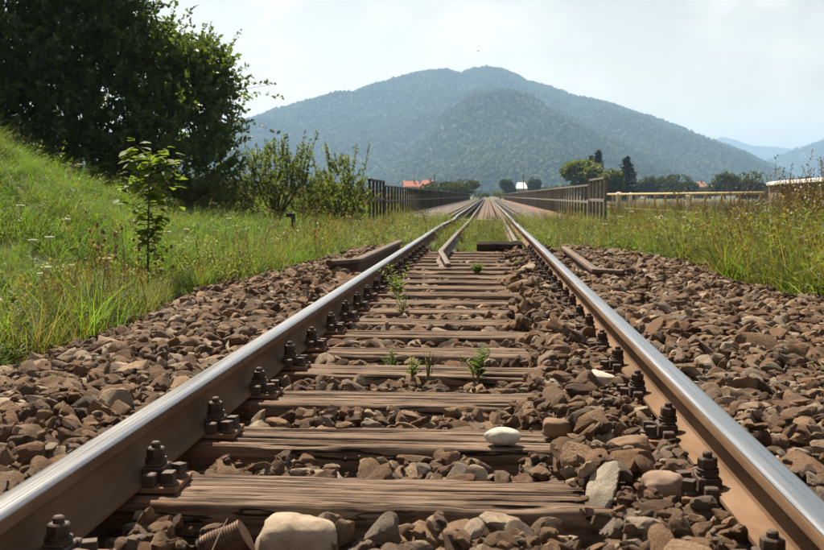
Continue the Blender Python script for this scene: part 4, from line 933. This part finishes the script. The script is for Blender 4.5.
def house(px, ridge_y, eave_y, Y, wpx, label, roofm, seed=1, base=-0.4, wins=3, depth=7, rot=0.1, chim=True):
    x = (px - PX) / F * Y; hr = CZ + (PY - ridge_y) / F * Y - base; he = CZ + (PY - eave_y) / F * Y - base; w_ = wpx / F * Y / 2
    o = empty('house', (x, Y, base), rot); tag(o, label, 'house', 'houses beyond the bridge')
    mb = MB(); mb.box(-w_ * 0.92, w_ * 0.92, 0, depth, -0.5, he)
    mb.add([(-w_ * 0.92, 0.0, he), (-w_ * 0.92, depth, he), (-w_ * 0.92, depth / 2, hr - 0.15), (w_ * 0.92, 0, he), (w_ * 0.92, depth, he), (w_ * 0.92, depth / 2, hr - 0.15)], [(0, 2, 1), (3, 4, 5)])
    mb.build('wall', M['render'], o)
    mb = MB(); t = 0.18
    mb.add([(-w_, -0.5, he - 0.25), (w_, -0.5, he - 0.25), (w_, depth / 2, hr), (-w_, depth / 2, hr), (w_, depth + 0.5, he - 0.25), (-w_, depth + 0.5, he - 0.25)] + [(-w_, -0.5, he - 0.25 - t), (w_, -0.5, he - 0.25 - t), (w_, depth / 2, hr - t), (-w_, depth / 2, hr - t), (w_, depth + 0.5, he - 0.25 - t), (-w_, depth + 0.5, he - 0.25 - t)],
           [(0, 1, 2, 3), (3, 2, 4, 5), (7, 6, 9, 8), (8, 9, 11, 10), (0, 6, 7, 1), (4, 10, 11, 5), (0, 3, 9, 6), (3, 5, 11, 9), (1, 7, 8, 2), (2, 8, 10, 4)])
    rf = mb.build('roof', roofm, o)
    if chim: mb = MB(); mb.box(w_ * 0.3, w_ * 0.3 + 0.6, depth * 0.35, depth * 0.35 + 0.6, hr - 1.5, hr + 0.7); mb.build('chimney', M['masonry'], rf)
    for k in range(wins):
        xx = -w_ * 0.7 + 1.4 * w_ * (k + 0.5) / wins
        mb = MB(); mb.box(xx - 0.45, xx + 0.45, -0.05, 0.02, he * 0.45, he * 0.45 + 1.2); mb.build('window', M['window'], o)
house(412, 181, 186, 420, 16, 'red-roofed house, nearer the bushes of two above the dark railing', M['red_roof'], 1, rot=0.2)
house(425, 180, 187, 390, 13, 'red-roofed house, nearer the track of two above the dark railing', M['red_roof'], 2, rot=-0.35)
house(521.5, 182.5, 188, 430, 13, 'small white house with pale roof above the weathered railing', M['white_roof'], 3, rot=-0.25)
house(697, 182, 186.5, 400, 13, 'pink-roofed house between the dark round trees', M['pink_roof'], 4, rot=0.3)
house(659, 184.5, 188, 420, 6, 'tiny pale house between the two round trees', M['white_roof'], 5, wins=1, depth=5, chim=False)
for px, top, Y, lb in ((434.6, 173.5, 300, 'thin utility pole beside the red roofs'), (523, 173.5, 330, 'thin utility pole above the white house')):
    o = empty('utility_pole', ((px - PX) / F * Y, Y, -0.3)); tag(o, lb, 'pole', 'utility poles beyond the bridge'); h_ = CZ + (PY - top) / F * Y + 0.3
    mb = MB(); mb.tube([(0, 0, -0.5), (0, 0, h_)], [0.17, 0.11], 8); mb.build('pole', M['pole'], o)
    mb = MB(); mb.box(-0.6, 0.6, -0.16, -0.12 + 0.02, h_ - 0.6, h_ - 0.45); mb.build('crossarm', M['pole'], o)

# ------------------------------------------------------------------ birds
def bird(px, py, Y, label, seed):
    p = at(px, py, Y); mb = MB(); 
    mb.tube([(-0.16, 0, 0), (-0.08, 0, 0.01), (0.04, 0, 0.01), (0.12, 0, 0.0), (0.17, 0, 0)], [0.01, 0.035, 0.04, 0.025, 0.005], 8)
    for s in (-1, 1):
        mb.add([(-0.04, s * 0.02, 0.02), (0.05, s * 0.02, 0.02), (0.07, s * 0.2, 0.09), (-0.02, s * 0.2, 0.09), (0.0, s * 0.42, 0.05), (-0.04, s * 0.02, 0.012), (0.05, s * 0.02, 0.012), (0.07, s * 0.2, 0.082), (-0.02, s * 0.2, 0.082)],
               [(0, 1, 2, 3), (3, 2, 4), (5, 8, 7, 6), (8, 4, 7)])
    tag(link('bird', mb.mesh('bird', M['bird'], smooth=True), None, p, (0.1, 0.15, 0.6 * seed)), label, 'bird', 'birds in the sky')
bird(477.5, 54, 150, 'tiny dark bird flying above the mountain top', 1)
bird(727.5, 2.5, 180, 'tiny dark bird high up at the top edge over the clouds', 2)

# ------------------------------------------------------------------ grass and weeds
def tuft(seed, n, rad, h, wid, lean, droop, mat_, hj=0.35):
    r = np.random.default_rng(seed); V, Fc = blades_np(n, rad, h, hj, wid, lean, droop, r); return np_mesh('grass_tuft', V, Fc, mat_, True)
def stalks(seed, n, h, m_stem, m_head, kind='seed'):
    r = random.Random(seed); mb = MB(); mh = MB()
    for i in range(n):
        a = Vector((r.gauss(0, 0.05), r.gauss(0, 0.05), -0.03)); hh = h * r.uniform(0.65, 1.1); c = a + Vector((r.gauss(0, 0.1) * hh, r.gauss(0, 0.1) * hh, hh)); m2 = a.lerp(c, 0.55) + Vector((r.gauss(0, 0.01), r.gauss(0, 0.01), 0))
        mb.tube([a, m2, c], [0.0022, 0.0018, 0.001], 3, cap=False); d = (c - m2).normalized()
        for q in range(7 if kind == 'seed' else 5):
            p = c + d * (q - 4) * 0.018 * (h / 0.6) if kind == 'seed' else c + Vector((r.gauss(0, 0.022), r.gauss(0, 0.022), r.gauss(0, 0.006)))
            u = Vector((r.gauss(0, 1), r.gauss(0, 1), 1.2 if kind == 'seed' else 0.2)).normalized(); s = 0.022 if kind == 'seed' else 0.016
            v = u.cross(Vector((r.gauss(0, 1), r.gauss(0, 1), r.gauss(0, 1)))).normalized()
            mh.add([p, p + u * s * 0.6 + v * s * 0.3, p + u * s * 1.2, p + u * s * 0.6 - v * s * 0.3], [(0, 1, 2, 3)])
    me = mb.mesh('weed_stalks', m_stem); n0 = len(me.polygons); V = mb.V + mh.V; Fq = mb.Fq + [[q + mb.n for q in f] for f in mh.Fq]
    me = bpy.data.meshes.new('weed_stalks'); me.from_pydata(V, [], Fq); me.materials.append(m_stem); me.materials.append(m_head)
    for i, p in enumerate(me.polygons): p.material_index = 0 if i < n0 else 1
    return me
def broad(seed, n, h, leaf, mat_, stems=6):
    r = np.random.default_rng(seed); k = r.integers(0, stems, n); sd_ = np.stack([r.normal(size=stems) * 0.35, r.normal(size=stems) * 0.35, np.ones(stems)], 1); t = 0.1 + 0.9 * r.random(n)
    P = sd_[k] * (t * h)[:, None] * (0.7 + 0.5 * r.random(stems))[k][:, None] + r.normal(size=(n, 3)) * 0.006
    D = sph(n, r) * np.array([1, 1, 0.4]) + np.array([0, 0, 0.35]); nm = sph(n, r) * 0.5 + np.array([0, 0, 1.0])
    ln = leaf * (0.6 + 0.8 * r.random(n)) * (1.2 - 0.5 * t); V, Fc = leaves_np(P, D, nm, ln, ln * 0.42); return np_mesh('leafy_weed', V, Fc, mat_)
G = [tuft(1, 26, 0.07, 0.30, 0.007, 0.35, 0.7, M['grass']), tuft(2, 26, 0.08, 0.36, 0.006, 0.4, 0.9, M['grass']), tuft(3, 22, 0.07, 0.22, 0.008, 0.5, 0.6, M['grass']), tuft(4, 24, 0.08, 0.42, 0.006, 0.3, 0.7, M['grass']),   # 0-3 green
     tuft(5, 26, 0.08, 0.34, 0.005, 0.35, 0.6, M['grass2']), tuft(6, 24, 0.08, 0.44, 0.005, 0.3, 0.6, M['grass2']),                                                                                                   # 4-5 mixed
     tuft(7, 22, 0.08, 0.40, 0.004, 0.3, 0.45, M['dry']), tuft(8, 18, 0.08, 0.30, 0.004, 0.5, 0.5, M['dry']),                                                                                                         # 6-7 dry
     broad(9, 60, 0.28, 0.055, M['weed']), broad(10, 46, 0.18, 0.045, M['weed']), broad(11, 80, 0.42, 0.05, M['bush_leaf'], 8),                                                                                        # 8-10 leafy
     stalks(12, 10, 0.62, M['brown_stem'], M['brown_weed']), stalks(13, 8, 0.5, M['dry'], M['dry']),                                                                                                                   # 11-12 seed stalks
     stalks(14, 7, 0.42, M['stem'], M['yellow_flower'], 'fl'), stalks(15, 4, 0.45, M['stem'], M['white_flower'], 'fl'),                                                                                                # 13-14 flowers
     stalks(16, 9, 0.72, M['brown_stem'], M['brown_weed'])]                                                                                                                                                            # 15 tall brown weeds
def plant_field(name, label, n, box, weights, hfun=None, keep=None, smin=0.7, smax=1.25, seed=1, wfun=None):
    r = np.random.default_rng(seed); x = box[0] + (box[1] - box[0]) * r.random(n); y = box[2] + (box[3] - box[2]) * r.random(n)
    px = x / y * F + PX; k = (px > -700) & (px < 1600)
    if keep is not None: k &= keep(x, y, r)
    x, y = x[k], y[k]; n = len(x); ids = np.array(list(weights.keys())); w_ = np.array(list(weights.values()), float)
    W = np.tile(w_, (n, 1))
    if wfun is not None: W = W * wfun(x, y, ids)
    W /= W.sum(1, keepdims=True); idx = ids[np.minimum((np.cumsum(W, 1) < r.random(n)[:, None]).sum(1), len(ids) - 1)]
    s = smin + (smax - smin) * r.random(n)
    if hfun is not None: s = s * hfun(x, y)
    S = np.stack([s * (0.9 + 0.3 * r.random(n)), s * (0.9 + 0.3 * r.random(n)), s], 1); z = ground_z(x, y)
    z = np.where((np.abs(x + 0.15) < 2.5), np.maximum(z, -0.09), z)
    o = scatter(name, np.stack([x, y, z], 1), np.stack([r.normal(size=n) * 0.12, r.normal(size=n) * 0.12, r.random(n) * 6.283], 1), S, idx, G); tag(o, label, 'grass', kind='stuff'); return o
edgeL = lambda y: -2.25 - 0.22 * np.sin(y * 0.9) + 0.35 * sst(9, 13, y)
edgeR = lambda y: 2.45 + 0.2 * np.sin(y * 1.1) - 0.5 * sst(9.5, 13.5, y)
# bank and verge on the left
def kl(x, y, r):
    d = edgeL(y) - x; return (d > 0.0 + 0.15 * r.random(len(x))) & (r.random(len(x)) < np.clip(10.5 / y, 0.25, 1)) & ~((x > -3.4) & (y > 27.5))
def wl(x, y, ids):
    d = edgeL(y) - x; W = np.ones((len(x), len(ids))); e = np.exp(-d / 0.55)
    p = sst(-0.05, 0.25, fbm(x * 0.7 + 4, y * 0.4, 2))
    for j, i in enumerate(ids):
        if i in (6, 7, 12): W[:, j] = 0.06 + 3.5 * e + 0.35 * p
        if i in (4, 5): W[:, j] = 0.3 + 2.5 * e + 0.5 * p
        if i in (11, 13): W[:, j] = 0.15 + 2.0 * e
    return W
plant_field('bank_grass', 'long green grass covering the bank and verge', 34000, (-13, -1.8, 1.2, 31), {0: 3, 1: 4, 2: 2, 3: 3, 4: 1, 5: 1, 6: 1, 7: 0.6, 8: 1.2, 9: 1.1, 10: 0.7, 11: 0.2, 12: 0.5, 13: 0.22, 14: 0.10}, lambda x, y: 0.46 + 0.62 * np.clip(0.5 + 1.3 * fbm(x * 0.9, y * 0.9, 2), 0, 1), kl, seed=101, wfun=wl)
# weeds between the rails before the bridge and beside the rails there
def km(x, y, r):
    inside = (x > LX + 0.1) & (x < RX - 0.1) & (y > 14.2 + 0.6 * r.random(len(x)))
    outs = ((x < LX - 0.12) & (x > edgeL(y) - 0.6) | (x > RX + 0.12) & (x < edgeR(y) + 0.6)) & (y > 12.2 + 2.5 * r.random(len(x)))
    rails = (np.abs(x + 0.5) < 0.05) | (np.abs(x - 0.4) < 0.05)
    return (inside | outs) & ~rails
plant_field('track_weeds', 'low weeds growing over the track before the bridge', 13000, (-3.4, 3.1, 12, 30.4), {0: 0.5, 2: 1.0, 4: 1.2, 7: 1.2, 8: 3, 9: 4, 10: 3.5, 11: 0.5, 12: 0.5, 13: 0.3}, lambda x, y: np.where((x > LX) & (x < RX), 0.45, 0.55) + 0.55 * np.clip(0.4 + 1.6 * fbm(x * 1.6, y * 0.8, 2), 0, 1), km, 0.5, 0.95, 102)
# meadow on the right
def kr(x, y, r):
    d = x - edgeR(y); return (d > 0.15 * r.random(len(x))) & (r.random(len(x)) < np.clip(12 / y, 0.3, 1)) & ~((x < 3.1) & (y > 29)) & ~((np.abs(x - 8.4) < 0.25) & (y > 19))
def wr(x, y, ids):
    d = x - edgeR(y); W = np.ones((len(x), len(ids))); bk = sst(0.6, 4.5, d) * sst(9, 17, y) * (0.25 + 0.75 * sst(0.19, 0.27, x / y))
    for j, i in enumerate(ids):
        if i in (15, 11): W[:, j] = 0.10 + 2.6 * bk
        if i in (0, 1, 2, 3): W[:, j] = 1.3 - 0.7 * bk
        if i == 13: W[:, j] = 0.2 + 2.5 * np.exp(-((d - 0.5) / 0.5) ** 2)
    return W
plant_field('meadow_grass', 'tall mixed grass and weeds filling the meadow', 34000, (1.7, 16, 1.2, 34), {0: 1.2, 1: 1.4, 2: 0.6, 3: 1.4, 4: 2.6, 5: 3.0, 6: 1.9, 7: 1.1, 8: 0.7, 9: 0.6, 10: 1.5, 11: 1.1, 12: 0.9, 13: 0.5, 14: 0.14, 15: 0.35}, lambda x, y: 0.58 + 0.95 * np.clip(0.5 + 1.3 * fbm(x * 0.9, y * 0.9, 2), 0, 1) * (1 - 0.66 * (1 - sst(0.19, 0.30, x / y)) * sst(13, 20, y)) + 0.3 * sst(0.25, 0.32, x / y), kr, seed=103, wfun=wr)
def kf(x, y, r): return (np.abs(x) > 3.8) & (r.random(len(x)) < 0.8)
plant_field('far_grass', 'rough grass beyond the bushes and the yellow railing', 14000, (-26, 32, 31, 60), {1: 2, 3: 2, 5: 3, 6: 1, 10: 2, 11: 3, 15: 1.5}, lambda x, y: np.where(x > 0, 0.8, 1.4), kf, seed=104)
# tufts on the ballast
def kb(x, y, r): return (fbm(x * 1.4 + 7, y * 1.4, 2) > 0.20) & (np.abs(x + 0.15) > 1.15) & (x > edgeL(y)) & (x < edgeR(y))
plant_field('ballast_tufts', 'sparse grass tufts sprouting between the ballast stones', 900, (-2.6, 2.8, 3.2, 13), {0: 1, 2: 3, 4: 1.5, 7: 1.0, 9: 1.2}, lambda x, y: 0.42 + 0 * x, kb, 0.6, 1.1, 105)

# single weeds that can be picked out
def weed(x, y, z, h, seed, label, group='weeds growing in the track', n=34, leaf=0.035, stems=4, mat_=None):
    r = np.random.default_rng(seed); o = empty('leafy_weed', (x, y, z)); tag(o, label, 'weed', group); mb = MB(); P = []; D = []; LN = []
    for k in range(stems):
        th = r.random() * 6.28; l_ = (0.15 + 0.55 * r.random()) * h if stems > 1 else 0.1 * h; c = Vector((math.cos(th) * l_, math.sin(th) * l_, h * (0.6 + 0.4 * r.random())))
        m2 = c * 0.5 + Vector((-c.x * 0.2, -c.y * 0.2, 0)); mb.tube([(0, 0, -0.06), m2, c], [0.003, 0.0024, 0.0012], 4)
        for q in range(n // stems):
            t = 0.12 + 0.88 * (q + r.random()) / (n // stems); p = m2.lerp(c, (t - 0.5) * 2) if t > 0.5 else Vector((0, 0, 0)).lerp(m2, t * 2); a = q * 2.4 + r.random()
            P.append(p); D.append((math.cos(a), math.sin(a), 0.45)); LN.append(leaf * (1.25 - 0.6 * t) * (0.7 + 0.6 * r.random()))
    mb.build('stem', M['stem'], o)
    V, Fc = leaves_np(np.array(P), np.array(D), np.tile([0, 0, 1.0], (len(P), 1)) + 0.3 * sph(len(P), r), np.array(LN), np.array(LN) * 0.4); link('leaves', np_mesh('leaves', V, Fc, mat_ or M['weed']), o); return o
weed(-0.41, 4.47, -0.03, 0.085, 1, 'small green weed by a sleeper, nearest the shaded rail')
weed(-0.30, 4.12, -0.01, 0.10, 2, 'small pale-leaved weed, middle one of the row beside the fourth sleeper', n=40)
weed(-0.235, 4.14, 0.0, 0.12, 9, 'thin yellowish weed touching the middle pale-leaved weed', n=22, leaf=0.02, mat_=M['grass2'])
weed(-0.04, 4.13, -0.01, 0.135, 3, 'bushy bright green weed, nearest the white rock of the row', n=90, leaf=0.042, stems=7)
weed(-0.655, 7.55, -0.02, 0.26, 4, 'tall leafy weed growing against the shaded rail', n=80, leaf=0.055, stems=4)
weed(-0.53, 6.5, -0.04, 0.17, 5, 'leafy weed between sleepers in front of the taller one', n=50, leaf=0.04, stems=4)
weed(-0.10, 9.9, -0.02, 0.12, 6, 'low spreading weed in mid track before the dark timber', n=110, leaf=0.05, stems=10)
weed(0.33, 10.4, -0.02, 0.1, 7, 'low weed near the sunlit rail before the dark timber', n=60, leaf=0.045, stems=7)
weed(-1.55, 3.62, 0.02, 0.075, 8, 'tiny bright weed among the stones behind the shaded rail', n=40, leaf=0.022, stems=5)
weed(1.26, 3.95, 0.02, 0.10, 10, 'small green weed among the stones beyond the sunlit rail', n=50, leaf=0.035, stems=5)
weed(-1.42, 9.7, 0.03, 0.12, 11, 'bright leafy weed behind the flared dark rail piece', n=80, leaf=0.05, stems=8)
def spray(x, y, h, seed, label, mat_=None, n=260, wd=0.16):
    r = np.random.default_rng(seed); o = empty('tall_weed', (x, y, gz(x, y))); tag(o, label, 'weed', 'tall weeds in the meadow'); mb = MB(); mb.tube([(0, 0, -0.1), (0.02, 0, h * 0.6), (0.0, 0, h)], [0.008, 0.006, 0.002], 5); P = []; D = []
    for k in range(22):
        t = 0.30 + 0.68 * k / 22; th = r.random() * 6.28; l_ = wd * h * (1.1 - t) * 1.4 + 0.03; a = Vector((0.01, 0, h * t)); c = a + Vector((math.cos(th) * l_, math.sin(th) * l_, l_ * 1.1)); mb.tube([a, c], [0.003, 0.0012], 3)
        for q in range(n // 22): u = r.random(); P.append(a.lerp(c, u)); D.append((math.cos(th) + r.normal() * 0.6, math.sin(th) + r.normal() * 0.6, 0.8))
    mb.build('stem', M['brown_stem'], o); ln = 0.05 * (0.6 + 0.7 * r.random(len(P))); V, Fc = leaves_np(np.array([tuple(p) for p in P]), np.array(D), sph(len(P), r), ln, ln * 0.3); link('leaves', np_mesh('leaves', V, Fc, mat_ or M['bush_leaf']), o)
spray(6.05, 19.4, 1.50, 31, 'tall feathery weed rising above the white coping, nearest the edge')
spray(5.35, 20.5, 1.22, 32, 'thin brown tall weed left of the feathery one', M['brown_weed'], 120, 0.3)
spray(4.75, 19.5, 1.12, 33, 'branching brown weed before the end of the white coping', M['brown_weed'], 130, 0.3)
spray(5.0, 22.0, 1.25, 34, 'thin brown weed standing between the branching one and the coping', M['brown_weed'], 90, 0.25)
spray(3.9, 21.5, 1.0, 35, 'brown weed in front of the yellow railing', M['brown_weed'], 120, 0.3)
def wildflower(x, y, h, seed, label, group, mat_, wide=0.05):
    r = random.Random(seed); o = empty('wildflower', (x, y, gz(x, y))); tag(o, label, 'flower', group); c = Vector((r.uniform(-0.05, 0.05), r.uniform(-0.05, 0.05), h))
    mb = MB(); mb.tube([(0, 0, -0.05), c * 0.6, c], [0.003, 0.0025, 0.0015], 4); mb.build('stem', M['stem'], o)
    mb = MB()
    for k in range(34):
        a = k * 2.4; q = wide * math.sqrt((k + 0.5) / 34); p = c + Vector((math.cos(a) * q, math.sin(a) * q, 0.012 - q * q * 3)); s = wide * 0.26
        mb.add([p + Vector((math.cos(a + t) * s, math.sin(a + t) * s, 0.004 * (-1) ** j)) for j, t in enumerate((0, 1.57, 3.14, 4.71))], [(0, 1, 2, 3)]); mb.tube([c + Vector((0, 0, -0.05)), p], 0.0008, 3, cap=False)
    mb.build('flower_head', mat_, o)
FORD = ['first', 'second', 'third'] + ['fourth'] + ordn[:9]
gl = 'white wildflowers in the bank grass'; gw = 'white wildflowers in the meadow'
for k, (px, Y) in enumerate([(8, 10.0), (20, 8.6), (27, 6.9), (34, 7.2), (43, 8.9), (60, 10.5), (72, 15), (98, 8.0), (115, 13), (152, 10.5), (163, 12.5), (180, 13), (225, 16)]):
    wildflower((px - PX) / F * Y, Y, 0.36 + 0.12 * ((k * 7) % 5) / 5, 300 + k, 'flat white wildflower in the green bank grass, %s from the picture edge' % FORD[k], gl, M['white_flower'], 0.035)
for k, (px, Y) in enumerate([(604, 17), (617, 18), (632, 17), (660, 20), (692, 14), (701, 16), (731, 15), (740, 14), (750, 17), (760, 17.5), (769, 15.5), (819, 16)]):
    wildflower((px - PX) / F * Y, Y, 0.42 + 0.25 * ((k * 7) % 5) / 5, 340 + k, 'small white wildflower among the meadow weeds, %s from the bridge railing outward' % FORD[k], gw, M['white_flower'], 0.032)
wildflower((779 - PX) / F * 16, 16, 0.75, 399, 'pale blue wildflower below the white coping', None, M['blue_flower'], 0.035)

# ------------------------------------------------------------------ haze
hz_m = bpy.data.materials.new('haze_air'); hz_m.use_nodes = True; N_ = hz_m.node_tree.nodes; N_.clear()
pv = N_.new('ShaderNodeVolumePrincipled'); pv.inputs['Color'].default_value = (0.40, 0.66, 1.0, 1); pv.inputs['Density'].default_value = 0.00018; pv.inputs['Anisotropy'].default_value = 0.25
mo = N_.new('ShaderNodeOutputMaterial'); hz_m.node_tree.links.new(pv.outputs[0], mo.inputs['Volume'])
mb = MB(); mb.box(-6500, 6500, -60, 12500, -8, 470); hz = mb.build('haze', hz_m); tag(hz, 'thin bluish haze in the air in front of the mountains', 'haze', kind='stuff')
